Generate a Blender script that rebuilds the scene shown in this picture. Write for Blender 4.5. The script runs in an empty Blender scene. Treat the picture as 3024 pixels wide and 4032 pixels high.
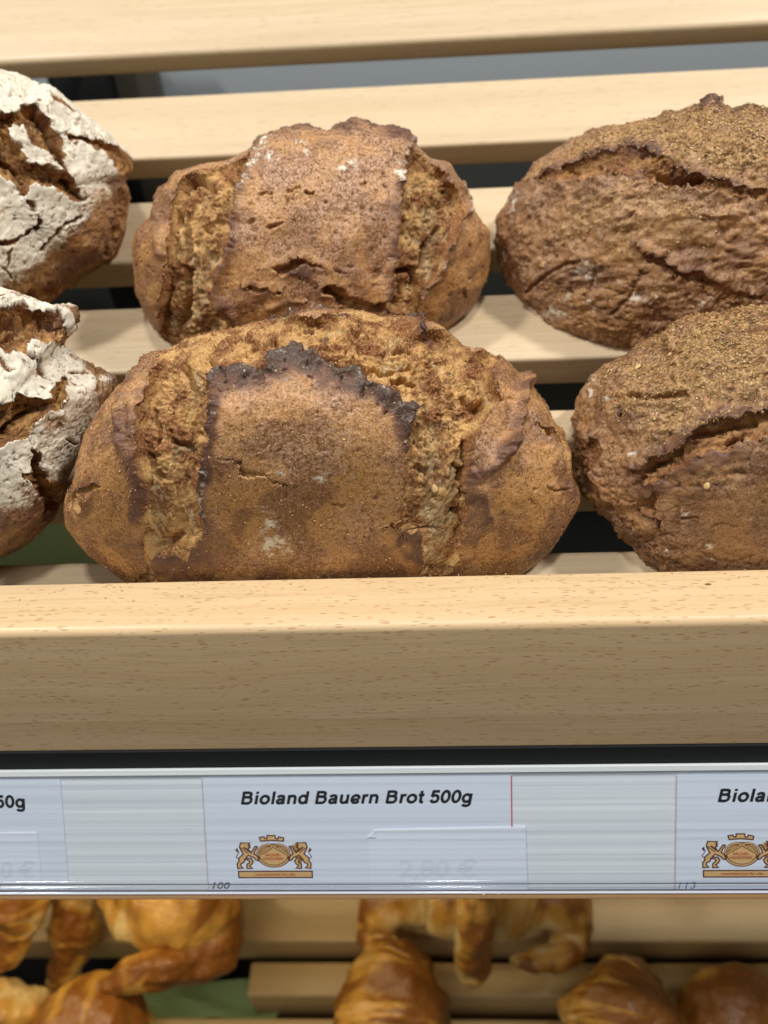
import bpy, bmesh, math, random
import numpy as np
from mathutils import Matrix, Vector

random.seed(7)
RNG = np.random.default_rng(11)
SC = bpy.context.scene
COL = SC.collection

# ------------------------------------------------------------------ camera, light, exposure
cam_d = bpy.data.cameras.new("camera")
cam = bpy.data.objects.new("camera", cam_d)
COL.objects.link(cam)
cam_d.sensor_fit = 'VERTICAL'
cam_d.lens = 26.0
cam_d.sensor_height = 34.62
cam_d.sensor_width = 25.97
cam_d.clip_start = 0.01
cam_d.clip_end = 50
RX = ((0.99868692, -0.02429968, -0.04509941), (0.01859342, -0.64838426, 0.76108616), (-0.0477359, -0.76092534, -0.64708106))
CAM = Vector((0, 0, 1.45))
m = Matrix(((RX[0][0], -RX[0][1], -RX[0][2], 0), (RX[1][0], -RX[1][1], -RX[1][2], 0), (RX[2][0], -RX[2][1], -RX[2][2], 0), (0, 0, 0, 1)))
cam.matrix_world = Matrix.Translation(CAM) @ m
cam_d.dof.use_dof = True
cam_d.dof.focus_distance = 0.272
cam_d.dof.aperture_fstop = 7.2
SC.camera = cam

world = bpy.data.worlds.new("World")
SC.world = world
world.use_nodes = True
bg = world.node_tree.nodes["Background"]
bg.inputs[0].default_value = (1.0, 0.95, 0.89, 1)
bg.inputs[1].default_value = 0.085


def area_lamp(name, loc, target, size, power, color):
    d = bpy.data.lights.new(name, 'AREA')
    d.shape = 'DISK'
    d.size = size
    d.energy = power
    d.color = color
    o = bpy.data.objects.new(name, d)
    COL.objects.link(o)
    o.location = loc
    o.rotation_euler = (Vector(target) - Vector(loc)).to_track_quat('-Z', 'Y').to_euler()
    return o


area_lamp("ceiling_spot", (-0.72, 0.16, 2.35), (0, 0.3, 1.2), 0.10, 8.6, (1.0, 0.945, 0.86))
area_lamp("ceiling_spot", (0.80, 0.22, 2.35), (0, 0.3, 1.2), 0.10, 10.6, (1.0, 0.945, 0.86))
area_lamp("ceiling_spot", (0.05, -0.10, 2.60), (0, 0.3, 1.2), 0.14, 6.6, (1.0, 0.945, 0.86))
area_lamp("ceiling_panel", (-0.45, -0.95, 2.6), (0, 0.3, 1.1), 0.9, 4.6, (1.0, 0.95, 0.87))
# unseen fill lamp added under the upper shelf to brighten the left croissants
fill_lamp = area_lamp("added_shelf_fill", (-0.26, 0.200, 1.088), (-0.26, 0.215, 0.80), 0.5, 0.38, (1.0, 0.80, 0.46))
fill_lamp.data.shape = 'RECTANGLE'
fill_lamp.data.size = 0.46
fill_lamp.data.size_y = 0.012
SC.view_settings.view_transform = 'Standard'
SC.view_settings.look = 'None'
SC.view_settings.exposure = 0.12
SC.view_settings.gamma = 1.0
try:
    SC.cycles.use_denoising = True
    SC.cycles.max_bounces = 8
    SC.cycles.transparent_max_bounces = 8
    SC.cycles.caustics_reflective = False
    SC.cycles.caustics_refractive = False
except Exception:
    pass


# ------------------------------------------------------------------ object helpers
def tag(o, label=None, cat=None, group=None, kind=None):
    if label:
        o["label"] = label
    if cat:
        o["category"] = cat
    if group:
        o["group"] = group
    if kind:
        o["kind"] = kind
    return o


def empty(name, loc):
    o = bpy.data.objects.new(name, None)
    o.empty_display_size = 0.02
    COL.objects.link(o)
    o.location = loc
    return o


def link(name, me, mat=None, parent=None, loc=None, rot=None):
    o = bpy.data.objects.new(name, me)
    COL.objects.link(o)
    if mat is not None:
        me.materials.clear()
        me.materials.append(mat)
    if loc is not None:
        o.location = loc
    if rot is not None:
        o.rotation_euler = rot
    if parent is not None:
        o.parent = parent
    return o


def smooth(me):
    me.polygons.foreach_set("use_smooth", np.ones(len(me.polygons), bool))


def grid_mesh(name, P, closed_u=False, closed_v=False):
    """P: (nu, nv, 3) array of points -> quad mesh"""
    nu, nv = P.shape[:2]
    iu = np.arange(nu if closed_u else nu - 1)
    iv = np.arange(nv if closed_v else nv - 1)
    a, b = np.meshgrid(iu, iv, indexing='ij')
    a2, b2 = (a + 1) % nu, (b + 1) % nv
    q = np.stack([a * nv + b, a2 * nv + b, a2 * nv + b2, a * nv + b2], -1).reshape(-1, 4).astype(np.int32)
    me = bpy.data.meshes.new(name)
    me.vertices.add(nu * nv)
    me.vertices.foreach_set("co", P.reshape(-1).astype(np.float32))
    me.loops.add(q.size)
    me.loops.foreach_set("vertex_index", q.reshape(-1))
    me.polygons.add(len(q))
    me.polygons.foreach_set("loop_start", np.arange(0, q.size, 4, dtype=np.int32))
    me.update(calc_edges=True)
    smooth(me)
    return me


def attr_col(me, name, rgba):
    a = me.attributes.new(name, 'FLOAT_COLOR', 'POINT')
    a.data.foreach_set("color", np.ascontiguousarray(rgba, dtype=np.float32).reshape(-1))


def box_mesh(name, sx, sy, sz, bevel=0.0, seg=3, subdiv_x=0):
    """box from (−sx/2,0,−sz) to (sx/2,sy,0): top face at z=0, front face at y=0"""
    bm = bmesh.new()
    bmesh.ops.create_cube(bm, size=1)
    for v in bm.verts:
        v.co = Vector((v.co.x * sx, (v.co.y + 0.5) * sy, (v.co.z - 0.5) * sz))
    if bevel > 0:
        bmesh.ops.bevel(bm, geom=bm.edges[:], offset=bevel, segments=seg, profile=0.6, affect='EDGES')
    me = bpy.data.meshes.new(name)
    bm.to_mesh(me)
    bm.free()
    smooth(me)
    return me


def extrude_profile(name, prof, x0, x1, closed=False):
    """prof: list of (y,z); extruded along x"""
    P = np.zeros((2, len(prof), 3))
    for i, x in enumerate((x0, x1)):
        for j, (y, z) in enumerate(prof):
            P[i, j] = (x, y, z)
    return grid_mesh(name, P, closed_v=closed)


# ------------------------------------------------------------------ numpy noise
_perm = RNG.permutation(256).astype(np.int32)
_perm = np.concatenate([_perm, _perm, _perm])
_g = RNG.normal(size=(256, 3)).astype(np.float32)
_g /= np.linalg.norm(_g, axis=1, keepdims=True)
_rv = RNG.random(256).astype(np.float32)


def noise(p, seed=0):
    p = (p + seed * 17.31).astype(np.float32)
    i = np.floor(p).astype(np.int32)
    f = p - i
    u = f * f * f * (f * (f * 6 - 15) + 10)
    i &= 255
    out = 0
    for dx in (0, 1):
        wx = u[:, 0] if dx else 1 - u[:, 0]
        hx = _perm[i[:, 0] + dx]
        for dy in (0, 1):
            wy = u[:, 1] if dy else 1 - u[:, 1]
            hy = _perm[hx + i[:, 1] + dy]
            for dz in (0, 1):
                wz = u[:, 2] if dz else 1 - u[:, 2]
                g = _g[_perm[hy + i[:, 2] + dz]]
                d = g[:, 0] * (f[:, 0] - dx) + g[:, 1] * (f[:, 1] - dy) + g[:, 2] * (f[:, 2] - dz)
                out = out + wx * wy * wz * d
    return out * 1.7


def fbm(p, octv=3, seed=0, gain=0.5):
    s, a = 0, 1.0
    for k in range(octv):
        s = s + a * noise(p * (2.03 ** k), seed + k * 3)
        a *= gain
    return s


def sstep(a, b, x):
    t = np.clip((x - a) / (b - a), 0, 1)
    return t * t * (3 - 2 * t)


def seg_dist(q, pts, closed, margin):
    """distance and nearest vector from q (n,2) to polyline; far points get margin"""
    pts = np.array(pts, float)
    n = len(q)
    best = np.full(n, 1e9)
    vec = np.zeros((n, 2))
    sel = np.where((q[:, 0] > pts[:, 0].min() - margin) & (q[:, 0] < pts[:, 0].max() + margin) &
                   (q[:, 1] > pts[:, 1].min() - margin) & (q[:, 1] < pts[:, 1].max() + margin))[0]
    qq = q[sel]
    b = np.full(len(sel), 1e9)
    w = np.zeros((len(sel), 2))
    ins = np.zeros(len(sel), bool)
    m_ = len(pts)
    for k in range(m_ if closed else m_ - 1):
        a, c = pts[k], pts[(k + 1) % m_]
        ab = c - a
        L = ab @ ab + 1e-9
        t = np.clip(((qq - a) @ ab) / L, 0, 1)
        dv = qq - (a + t[:, None] * ab)
        d = dv[:, 0] ** 2 + dv[:, 1] ** 2
        k_ = d < b
        b[k_] = d[k_]
        w[k_] = dv[k_]
        if closed:
            cond = (a[1] > qq[:, 1]) != (c[1] > qq[:, 1])
            xi = a[0] + (qq[:, 1] - a[1]) * ab[0] / (ab[1] if abs(ab[1]) > 1e-9 else 1e-9)
            ins ^= cond & (qq[:, 0] < xi)
    best[sel] = np.sqrt(b)
    vec[sel] = w
    inside = np.zeros(n, bool)
    inside[sel] = ins
    return best, vec, inside


# ------------------------------------------------------------------ materials
class NT:
    def __init__(self, name):
        self.m = bpy.data.materials.new(name)
        self.m.use_nodes = True
        self.t = self.m.node_tree
        self.t.nodes.clear()
        self.out = self.n('ShaderNodeOutputMaterial')

    def n(self, typ, **kw):
        x = self.t.nodes.new(typ)
        for k, v in kw.items():
            setattr(x, k, v)
        return x

    def l(self, a, b):
        self.t.links.new(a, b)

    def mix(self, fac, a, b, mode='MIX'):
        x = self.n('ShaderNodeMix', data_type='RGBA', blend_type=mode)
        for sock, v in ((x.inputs[0], fac), (x.inputs[6], a), (x.inputs[7], b)):
            if isinstance(v, (int, float)):
                sock.default_value = v
            elif isinstance(v, tuple):
                sock.default_value = (v[0], v[1], v[2], 1)
            else:
                self.l(v, sock)
        return x.outputs[2]

    def math(self, op, a, b=0.0, c=0.0, clamp=False):
        x = self.n('ShaderNodeMath', operation=op, use_clamp=clamp)
        for s, v in zip(x.inputs, (a, b, c)):
            if isinstance(v, (int, float)):
                s.default_value = v
            else:
                self.l(v, s)
        return x.outputs[0]

    def ramp(self, v, a, b, lo=0.0, hi=1.0):
        x = self.n('ShaderNodeMapRange', interpolation_type='SMOOTHSTEP')
        self.l(v, x.inputs[0])
        x.inputs[1].default_value, x.inputs[2].default_value = a, b
        x.inputs[3].default_value, x.inputs[4].default_value = lo, hi
        return x.outputs[0]

    def noise(self, vec, scale, detail=2.0, rough=0.5, dist=0.0):
        x = self.n('ShaderNodeTexNoise')
        x.inputs['Scale'].default_value = scale
        x.inputs['Detail'].default_value = detail
        x.inputs['Roughness'].default_value = rough
        x.inputs['Distortion'].default_value = dist
        if vec is not None:
            self.l(vec, x.inputs['Vector'])
        return x.outputs[0]

    def voro(self, vec, scale, rnd=1.0):
        x = self.n('ShaderNodeTexVoronoi')
        x.inputs['Scale'].default_value = scale
        x.inputs['Randomness'].default_value = rnd
        if vec is not None:
            self.l(vec, x.inputs['Vector'])
        return x.outputs['Distance'], x.outputs['Color']

    def mapping(self, vec, scale, rot=(0, 0, 0)):
        x = self.n('ShaderNodeMapping')
        x.inputs['Scale'].default_value = scale
        x.inputs['Rotation'].default_value = rot
        self.l(vec, x.inputs['Vector'])
        return x.outputs[0]

    def bsdf(self, color, rough, spec=0.5, bump=None, bstr=0.3, bdist=0.0005, **kw):
        b = self.n('ShaderNodeBsdfPrincipled')
        for nm, v in (('Base Color', color), ('Roughness', rough), ('Specular IOR Level', spec)):
            s = b.inputs[nm]
            if isinstance(v, (int, float)):
                s.default_value = v
            elif isinstance(v, tuple):
                s.default_value = (v[0], v[1], v[2], 1)
            else:
                self.l(v, s)
        for k, v in kw.items():
            b.inputs[k.replace('_', ' ')].default_value = v
        if bump is not None:
            bp = self.n('ShaderNodeBump')
            bp.inputs['Strength'].default_value = bstr
            bp.inputs['Distance'].default_value = bdist
            self.l(bump, bp.inputs['Height'])
            self.l(bp.outputs[0], b.inputs['Normal'])
        self.l(b.outputs[0], self.out.inputs[0])
        return b


def wood_material(name, base, dark, fleck, fleck_amt=0.75, fscale=(95, 620, 620), rough=0.42):
    t = NT(name)
    tc = t.n('ShaderNodeTexCoord')
    oi = t.n('ShaderNodeObjectInfo')
    add = t.n('ShaderNodeVectorMath', operation='MULTIPLY_ADD')
    comb = t.n('ShaderNodeCombineXYZ')
    for i in range(3):
        t.l(oi.outputs['Random'], comb.inputs[i])
    t.l(comb.outputs[0], add.inputs[0])
    add.inputs[1].default_value = (3.7, 5.1, 2.3)
    t.l(tc.outputs['Object'], add.inputs[2])
    v = add.outputs[0]
    # slow waviness of the grain
    wv = t.noise(v, 6.0, 2.0)
    dis = t.n('ShaderNodeVectorMath', operation='MULTIPLY_ADD')
    cw = t.n('ShaderNodeCombineXYZ')
    t.l(wv, cw.inputs[1])
    t.l(wv, cw.inputs[2])
    t.l(cw.outputs[0], dis.inputs[0])
    dis.inputs[1].default_value = (0, 0.012, 0.012)
    t.l(v, dis.inputs[2])
    vv = dis.outputs[0]
    g1 = t.noise(t.mapping(vv, (3, 130, 130)), 1.0, 4.0, 0.6)
    g2 = t.noise(t.mapping(vv, (14, 900, 900)), 1.0, 3.0, 0.6)
    g3 = t.noise(t.mapping(vv, (1.2, 26, 26)), 1.0, 2.0)
    c = t.mix(t.ramp(g1, 0.35, 0.7), base, dark)
    c = t.mix(t.ramp(g2, 0.48, 0.72, 0, 0.6), c, tuple(x * 0.88 for x in dark))
    c = t.mix(t.ramp(g3, 0.4, 0.7, 0, 0.35), c, tuple(min(1, x * k) for x, k in zip(base, (1.04, 0.97, 0.9))))
    dist, colr = t.voro(t.mapping(vv, fscale, (0, 0.03, 0.05)), 1.0)
    sep = t.n('ShaderNodeSeparateColor')
    t.l(colr, sep.inputs[0])
    on = t.ramp(sep.outputs[0], 0.22, 0.28)
    sz = t.math('MULTIPLY_ADD', sep.outputs[1], 0.22, 0.13)
    fl = t.math('SUBTRACT', sz, dist)
    fl = t.ramp(fl, -0.02, 0.08)
    fl = t.math('MULTIPLY', t.math('MULTIPLY', fl, on), fleck_amt)
    c = t.mix(fl, c, fleck)
    # fine dashes
    d2, c2 = t.voro(t.mapping(vv, (fscale[0] * 2.1, fscale[1] * 2.3, fscale[2] * 2.3), (0, 0.03, 0.04)), 1.0)
    s2 = t.n('ShaderNodeSeparateColor')
    t.l(c2, s2.inputs[0])
    f2 = t.math('MULTIPLY', t.ramp(d2, 0.36, 0.15), t.ramp(s2.outputs[0], 0.4, 0.5))
    c = t.mix(t.math('MULTIPLY', f2, 0.30 * fleck_amt), c, fleck)
    # a small knot only by chance
    h = t.math('MULTIPLY_ADD', fl, -0.6, g2)
    ro = t.math('MULTIPLY_ADD', g1, 0.2, rough - 0.1)
    t.bsdf(c, ro, 0.45, h, 0.12, 0.0004)
    return t.m


def plain(name, col, rough=0.5, spec=0.5, metal=0.0, nscale=0.0, namt=0.0):
    t = NT(name)
    c = col
    if nscale:
        tc = t.n('ShaderNodeTexCoord')
        nz = t.noise(tc.outputs['Object'], nscale, 4)
        c = t.mix(t.math('MULTIPLY', nz, namt), col, tuple(x * 0.5 for x in col))
        t.bsdf(c, rough, spec, nz, 0.15, 0.0005, Metallic=metal)
    else:
        t.bsdf(c, rough, spec, Metallic=metal)
    return t.m


BEECH_SLAT = wood_material("beech_slat", (0.655, 0.540, 0.375), (0.585, 0.465, 0.308), (0.49, 0.355, 0.225), 0.48)
BEECH_RAIL = wood_material("beech_rail", (0.705, 0.538, 0.335), (0.635, 0.458, 0.260), (0.40, 0.215, 0.085), 0.72, (190, 1150, 1150))
BEECH_LAM = wood_material("beech_lamella", (0.665, 0.492, 0.290), (0.595, 0.42, 0.225), (0.36, 0.19, 0.07), 0.6, (150, 1300, 1300))
BEECH_LOW = wood_material("beech_low", (0.60, 0.43, 0.20), (0.54, 0.37, 0.16), (0.42, 0.25, 0.10), 0.5)
BLACK = plain("black_powder_coat", (0.006, 0.008, 0.009), 0.6, 0.3, 0, 900, 0.3)
DARK = plain("dark_steel", (0.02, 0.02, 0.022), 0.5)
GREY = plain("grey_sheet_metal", (0.42, 0.49, 0.56), 0.55, 0.5, 0.0, 3.0, 0.25)


def loaf_material(name, crustA, crustB, haze, crumbA, crumbB, cream, branc):
    t = NT(name)
    tc = t.n('ShaderNodeTexCoord')
    v = tc.outputs['Object']
    a1 = t.n('ShaderNodeAttribute', attribute_name='mask')
    a2 = t.n('ShaderNodeAttribute', attribute_name='tone')
    s1 = t.n('ShaderNodeSeparateColor')
    t.l(a1.outputs['Color'], s1.inputs[0])
    s2 = t.n('ShaderNodeSeparateColor')
    t.l(a2.outputs['Color'], s2.inputs[0])
    crumb, burn, flour, deep = s1.outputs[0], s1.outputs[1], s1.outputs[2], a1.outputs['Alpha']
    bran, low, toast, hz = s2.outputs[0], s2.outputs[1], s2.outputs[2], a2.outputs['Alpha']
    n1 = t.noise(v, 160, 4, 0.6)
    n2 = t.noise(v, 700, 3, 0.65)
    n3 = t.noise(v, 2200, 2, 0.6)
    # crust
    c = t.mix(t.ramp(t.math('MULTIPLY_ADD', n1, 0.55, t.math('MULTIPLY', low, 0.55)), 0.36, 0.72), crustA, crustB)
    c = t.mix(t.math('MULTIPLY', t.ramp(n2, 0.38, 0.66), t.math('MULTIPLY_ADD', hz, 0.75, 0.10)), c, haze)
    c = t.mix(t.ramp(n3, 0.50, 0.66, 0, 0.55), c, tuple(x * 0.40 for x in crustB))
    c = t.mix(t.ramp(n2, 0.48, 0.34, 0, 0.55), c, tuple(x * 0.50 for x in crustB))
    # bright specks of bran and flour grain in the crust
    vd, vc = t.voro(v, 900)
    sv = t.n('ShaderNodeSeparateColor')
    t.l(vc, sv.inputs[0])
    sp = t.math('MULTIPLY', t.ramp(vd, 0.30, 0.16), t.ramp(sv.outputs[0], 0.66, 0.70))
    c = t.mix(t.math('MULTIPLY', sp, 0.55), c, tuple(min(1, x * 1.35) for x in haze))
    gd, gc = t.voro(v, 1800)
    sg = t.n('ShaderNodeSeparateColor')
    t.l(gc, sg.inputs[0])
    gf = t.math('MULTIPLY_ADD', hz, 0.42, 0.12)
    c = t.mix(t.math('MULTIPLY', t.ramp(sg.outputs[0], 0.62, 0.95), gf), c, tuple(min(1, x * 1.28) for x in haze))
    c = t.mix(t.math('MULTIPLY', t.ramp(sg.outputs[1], 0.68, 0.97), 0.45), c, tuple(x * 0.42 for x in crustB))
    # bran coating
    bd, bc = t.voro(v, 620)
    sb = t.n('ShaderNodeSeparateColor')
    t.l(bc, sb.inputs[0])
    bcol = t.mix(t.ramp(sb.outputs[0], 0.1, 0.9), (branc[0] * 0.62, branc[1] * 0.56, branc[2] * 0.52), branc)
    c = t.mix(t.math('MULTIPLY', t.ramp(t.math('MULTIPLY_ADD', n2, 0.9, t.math('MULTIPLY_ADD', n3, 0.6, t.math('ADD', bran, -0.75))), 0.10, 0.95), 0.68), c, bcol)
    # crumb
    k = t.mix(t.ramp(t.math('MULTIPLY_ADD', n2, 0.35, t.math('MULTIPLY', toast, 0.75)), 0.28, 0.78), crumbA, crumbB)
    k = t.mix(t.ramp(n3, 0.52, 0.70, 0, 0.6), k, tuple(x * 0.45 for x in crumbB))
    k = t.mix(t.math('MULTIPLY', t.ramp(sg.outputs[2], 0.6, 0.95), 0.4), k, tuple(min(1, x * 1.2) for x in crumbA))
    k = t.mix(t.math('MULTIPLY', t.ramp(t.math('MULTIPLY_ADD', n2, 0.5, deep), 0.55, 1.1), 0.75), k, cream)
    c = t.mix(crumb, c, k)
    # burnt rims
    bn = t.ramp(t.math('ADD', t.math('MULTIPLY_ADD', n2, 0.7, t.math('MULTIPLY', n3, 0.4)), t.math('MULTIPLY_ADD', burn, 1.0, -0.55)), 0.12, 0.80)
    c = t.mix(bn, c, (0.150, 0.066, 0.040))
    bn = t.ramp(t.math('ADD', t.math('MULTIPLY_ADD', n2, 0.7, t.math('MULTIPLY', n3, 0.4)), t.math('MULTIPLY_ADD', burn, 1.0, -0.55)), 0.70, 1.40)
    c = t.mix(bn, c, (0.062, 0.031, 0.020))
    ash = t.math('MULTIPLY', t.math('MULTIPLY', t.ramp(n3, 0.52, 0.66), burn), 0.14)
    c = t.mix(ash, c, (0.42, 0.36, 0.34))
    # flour
    ff = t.ramp(t.math('ADD', flour, t.math('MULTIPLY_ADD', n2, 0.75, t.math('MULTIPLY_ADD', sg.outputs[1], 0.40, -0.575))), 0.12, 0.80)
    fl = t.mix(t.ramp(n1, 0.3, 0.7), (0.89, 0.85, 0.74), (0.80, 0.75, 0.62))
    c = t.mix(t.math('MULTIPLY', ff, 0.93), c, fl)
    ro = t.math('MULTIPLY_ADD', crumb, 0.36, 0.34)
    ro = t.math('ADD', ro, t.math('MULTIPLY', ff, 0.3), clamp=True)
    h = t.math('ADD', t.math('MULTIPLY', n2, 0.6), t.math('MULTIPLY', n3, 0.5))
    h = t.math('ADD', h, t.math('MULTIPLY', sp, 0.35))
    t.bsdf(c, ro, 0.42, t.math('ADD', h, t.math('MULTIPLY', sg.outputs[0], 0.25)), 0.65, 0.0006)
    return t.m


FARMER = loaf_material("farmer_crust", (0.54, 0.275, 0.084), (0.27, 0.120, 0.043), (0.63, 0.395, 0.265), (0.60, 0.365, 0.145), (0.235, 0.090, 0.029), (0.54, 0.41, 0.235), (0.48, 0.32, 0.12))
RYE = loaf_material("rye_crust", (0.45, 0.235, 0.092), (0.255, 0.122, 0.056), (0.51, 0.325, 0.195), (0.44, 0.235, 0.088), (0.22, 0.092, 0.036), (0.44, 0.34, 0.19), (0.62, 0.385, 0.165))
FLOURED = loaf_material("floured_crust", (0.40, 0.20, 0.066), (0.20, 0.085, 0.040), (0.45, 0.29, 0.175), (0.50, 0.28, 0.098), (0.20, 0.08, 0.028), (0.50, 0.39, 0.23), (0.44, 0.29, 0.105))

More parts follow.
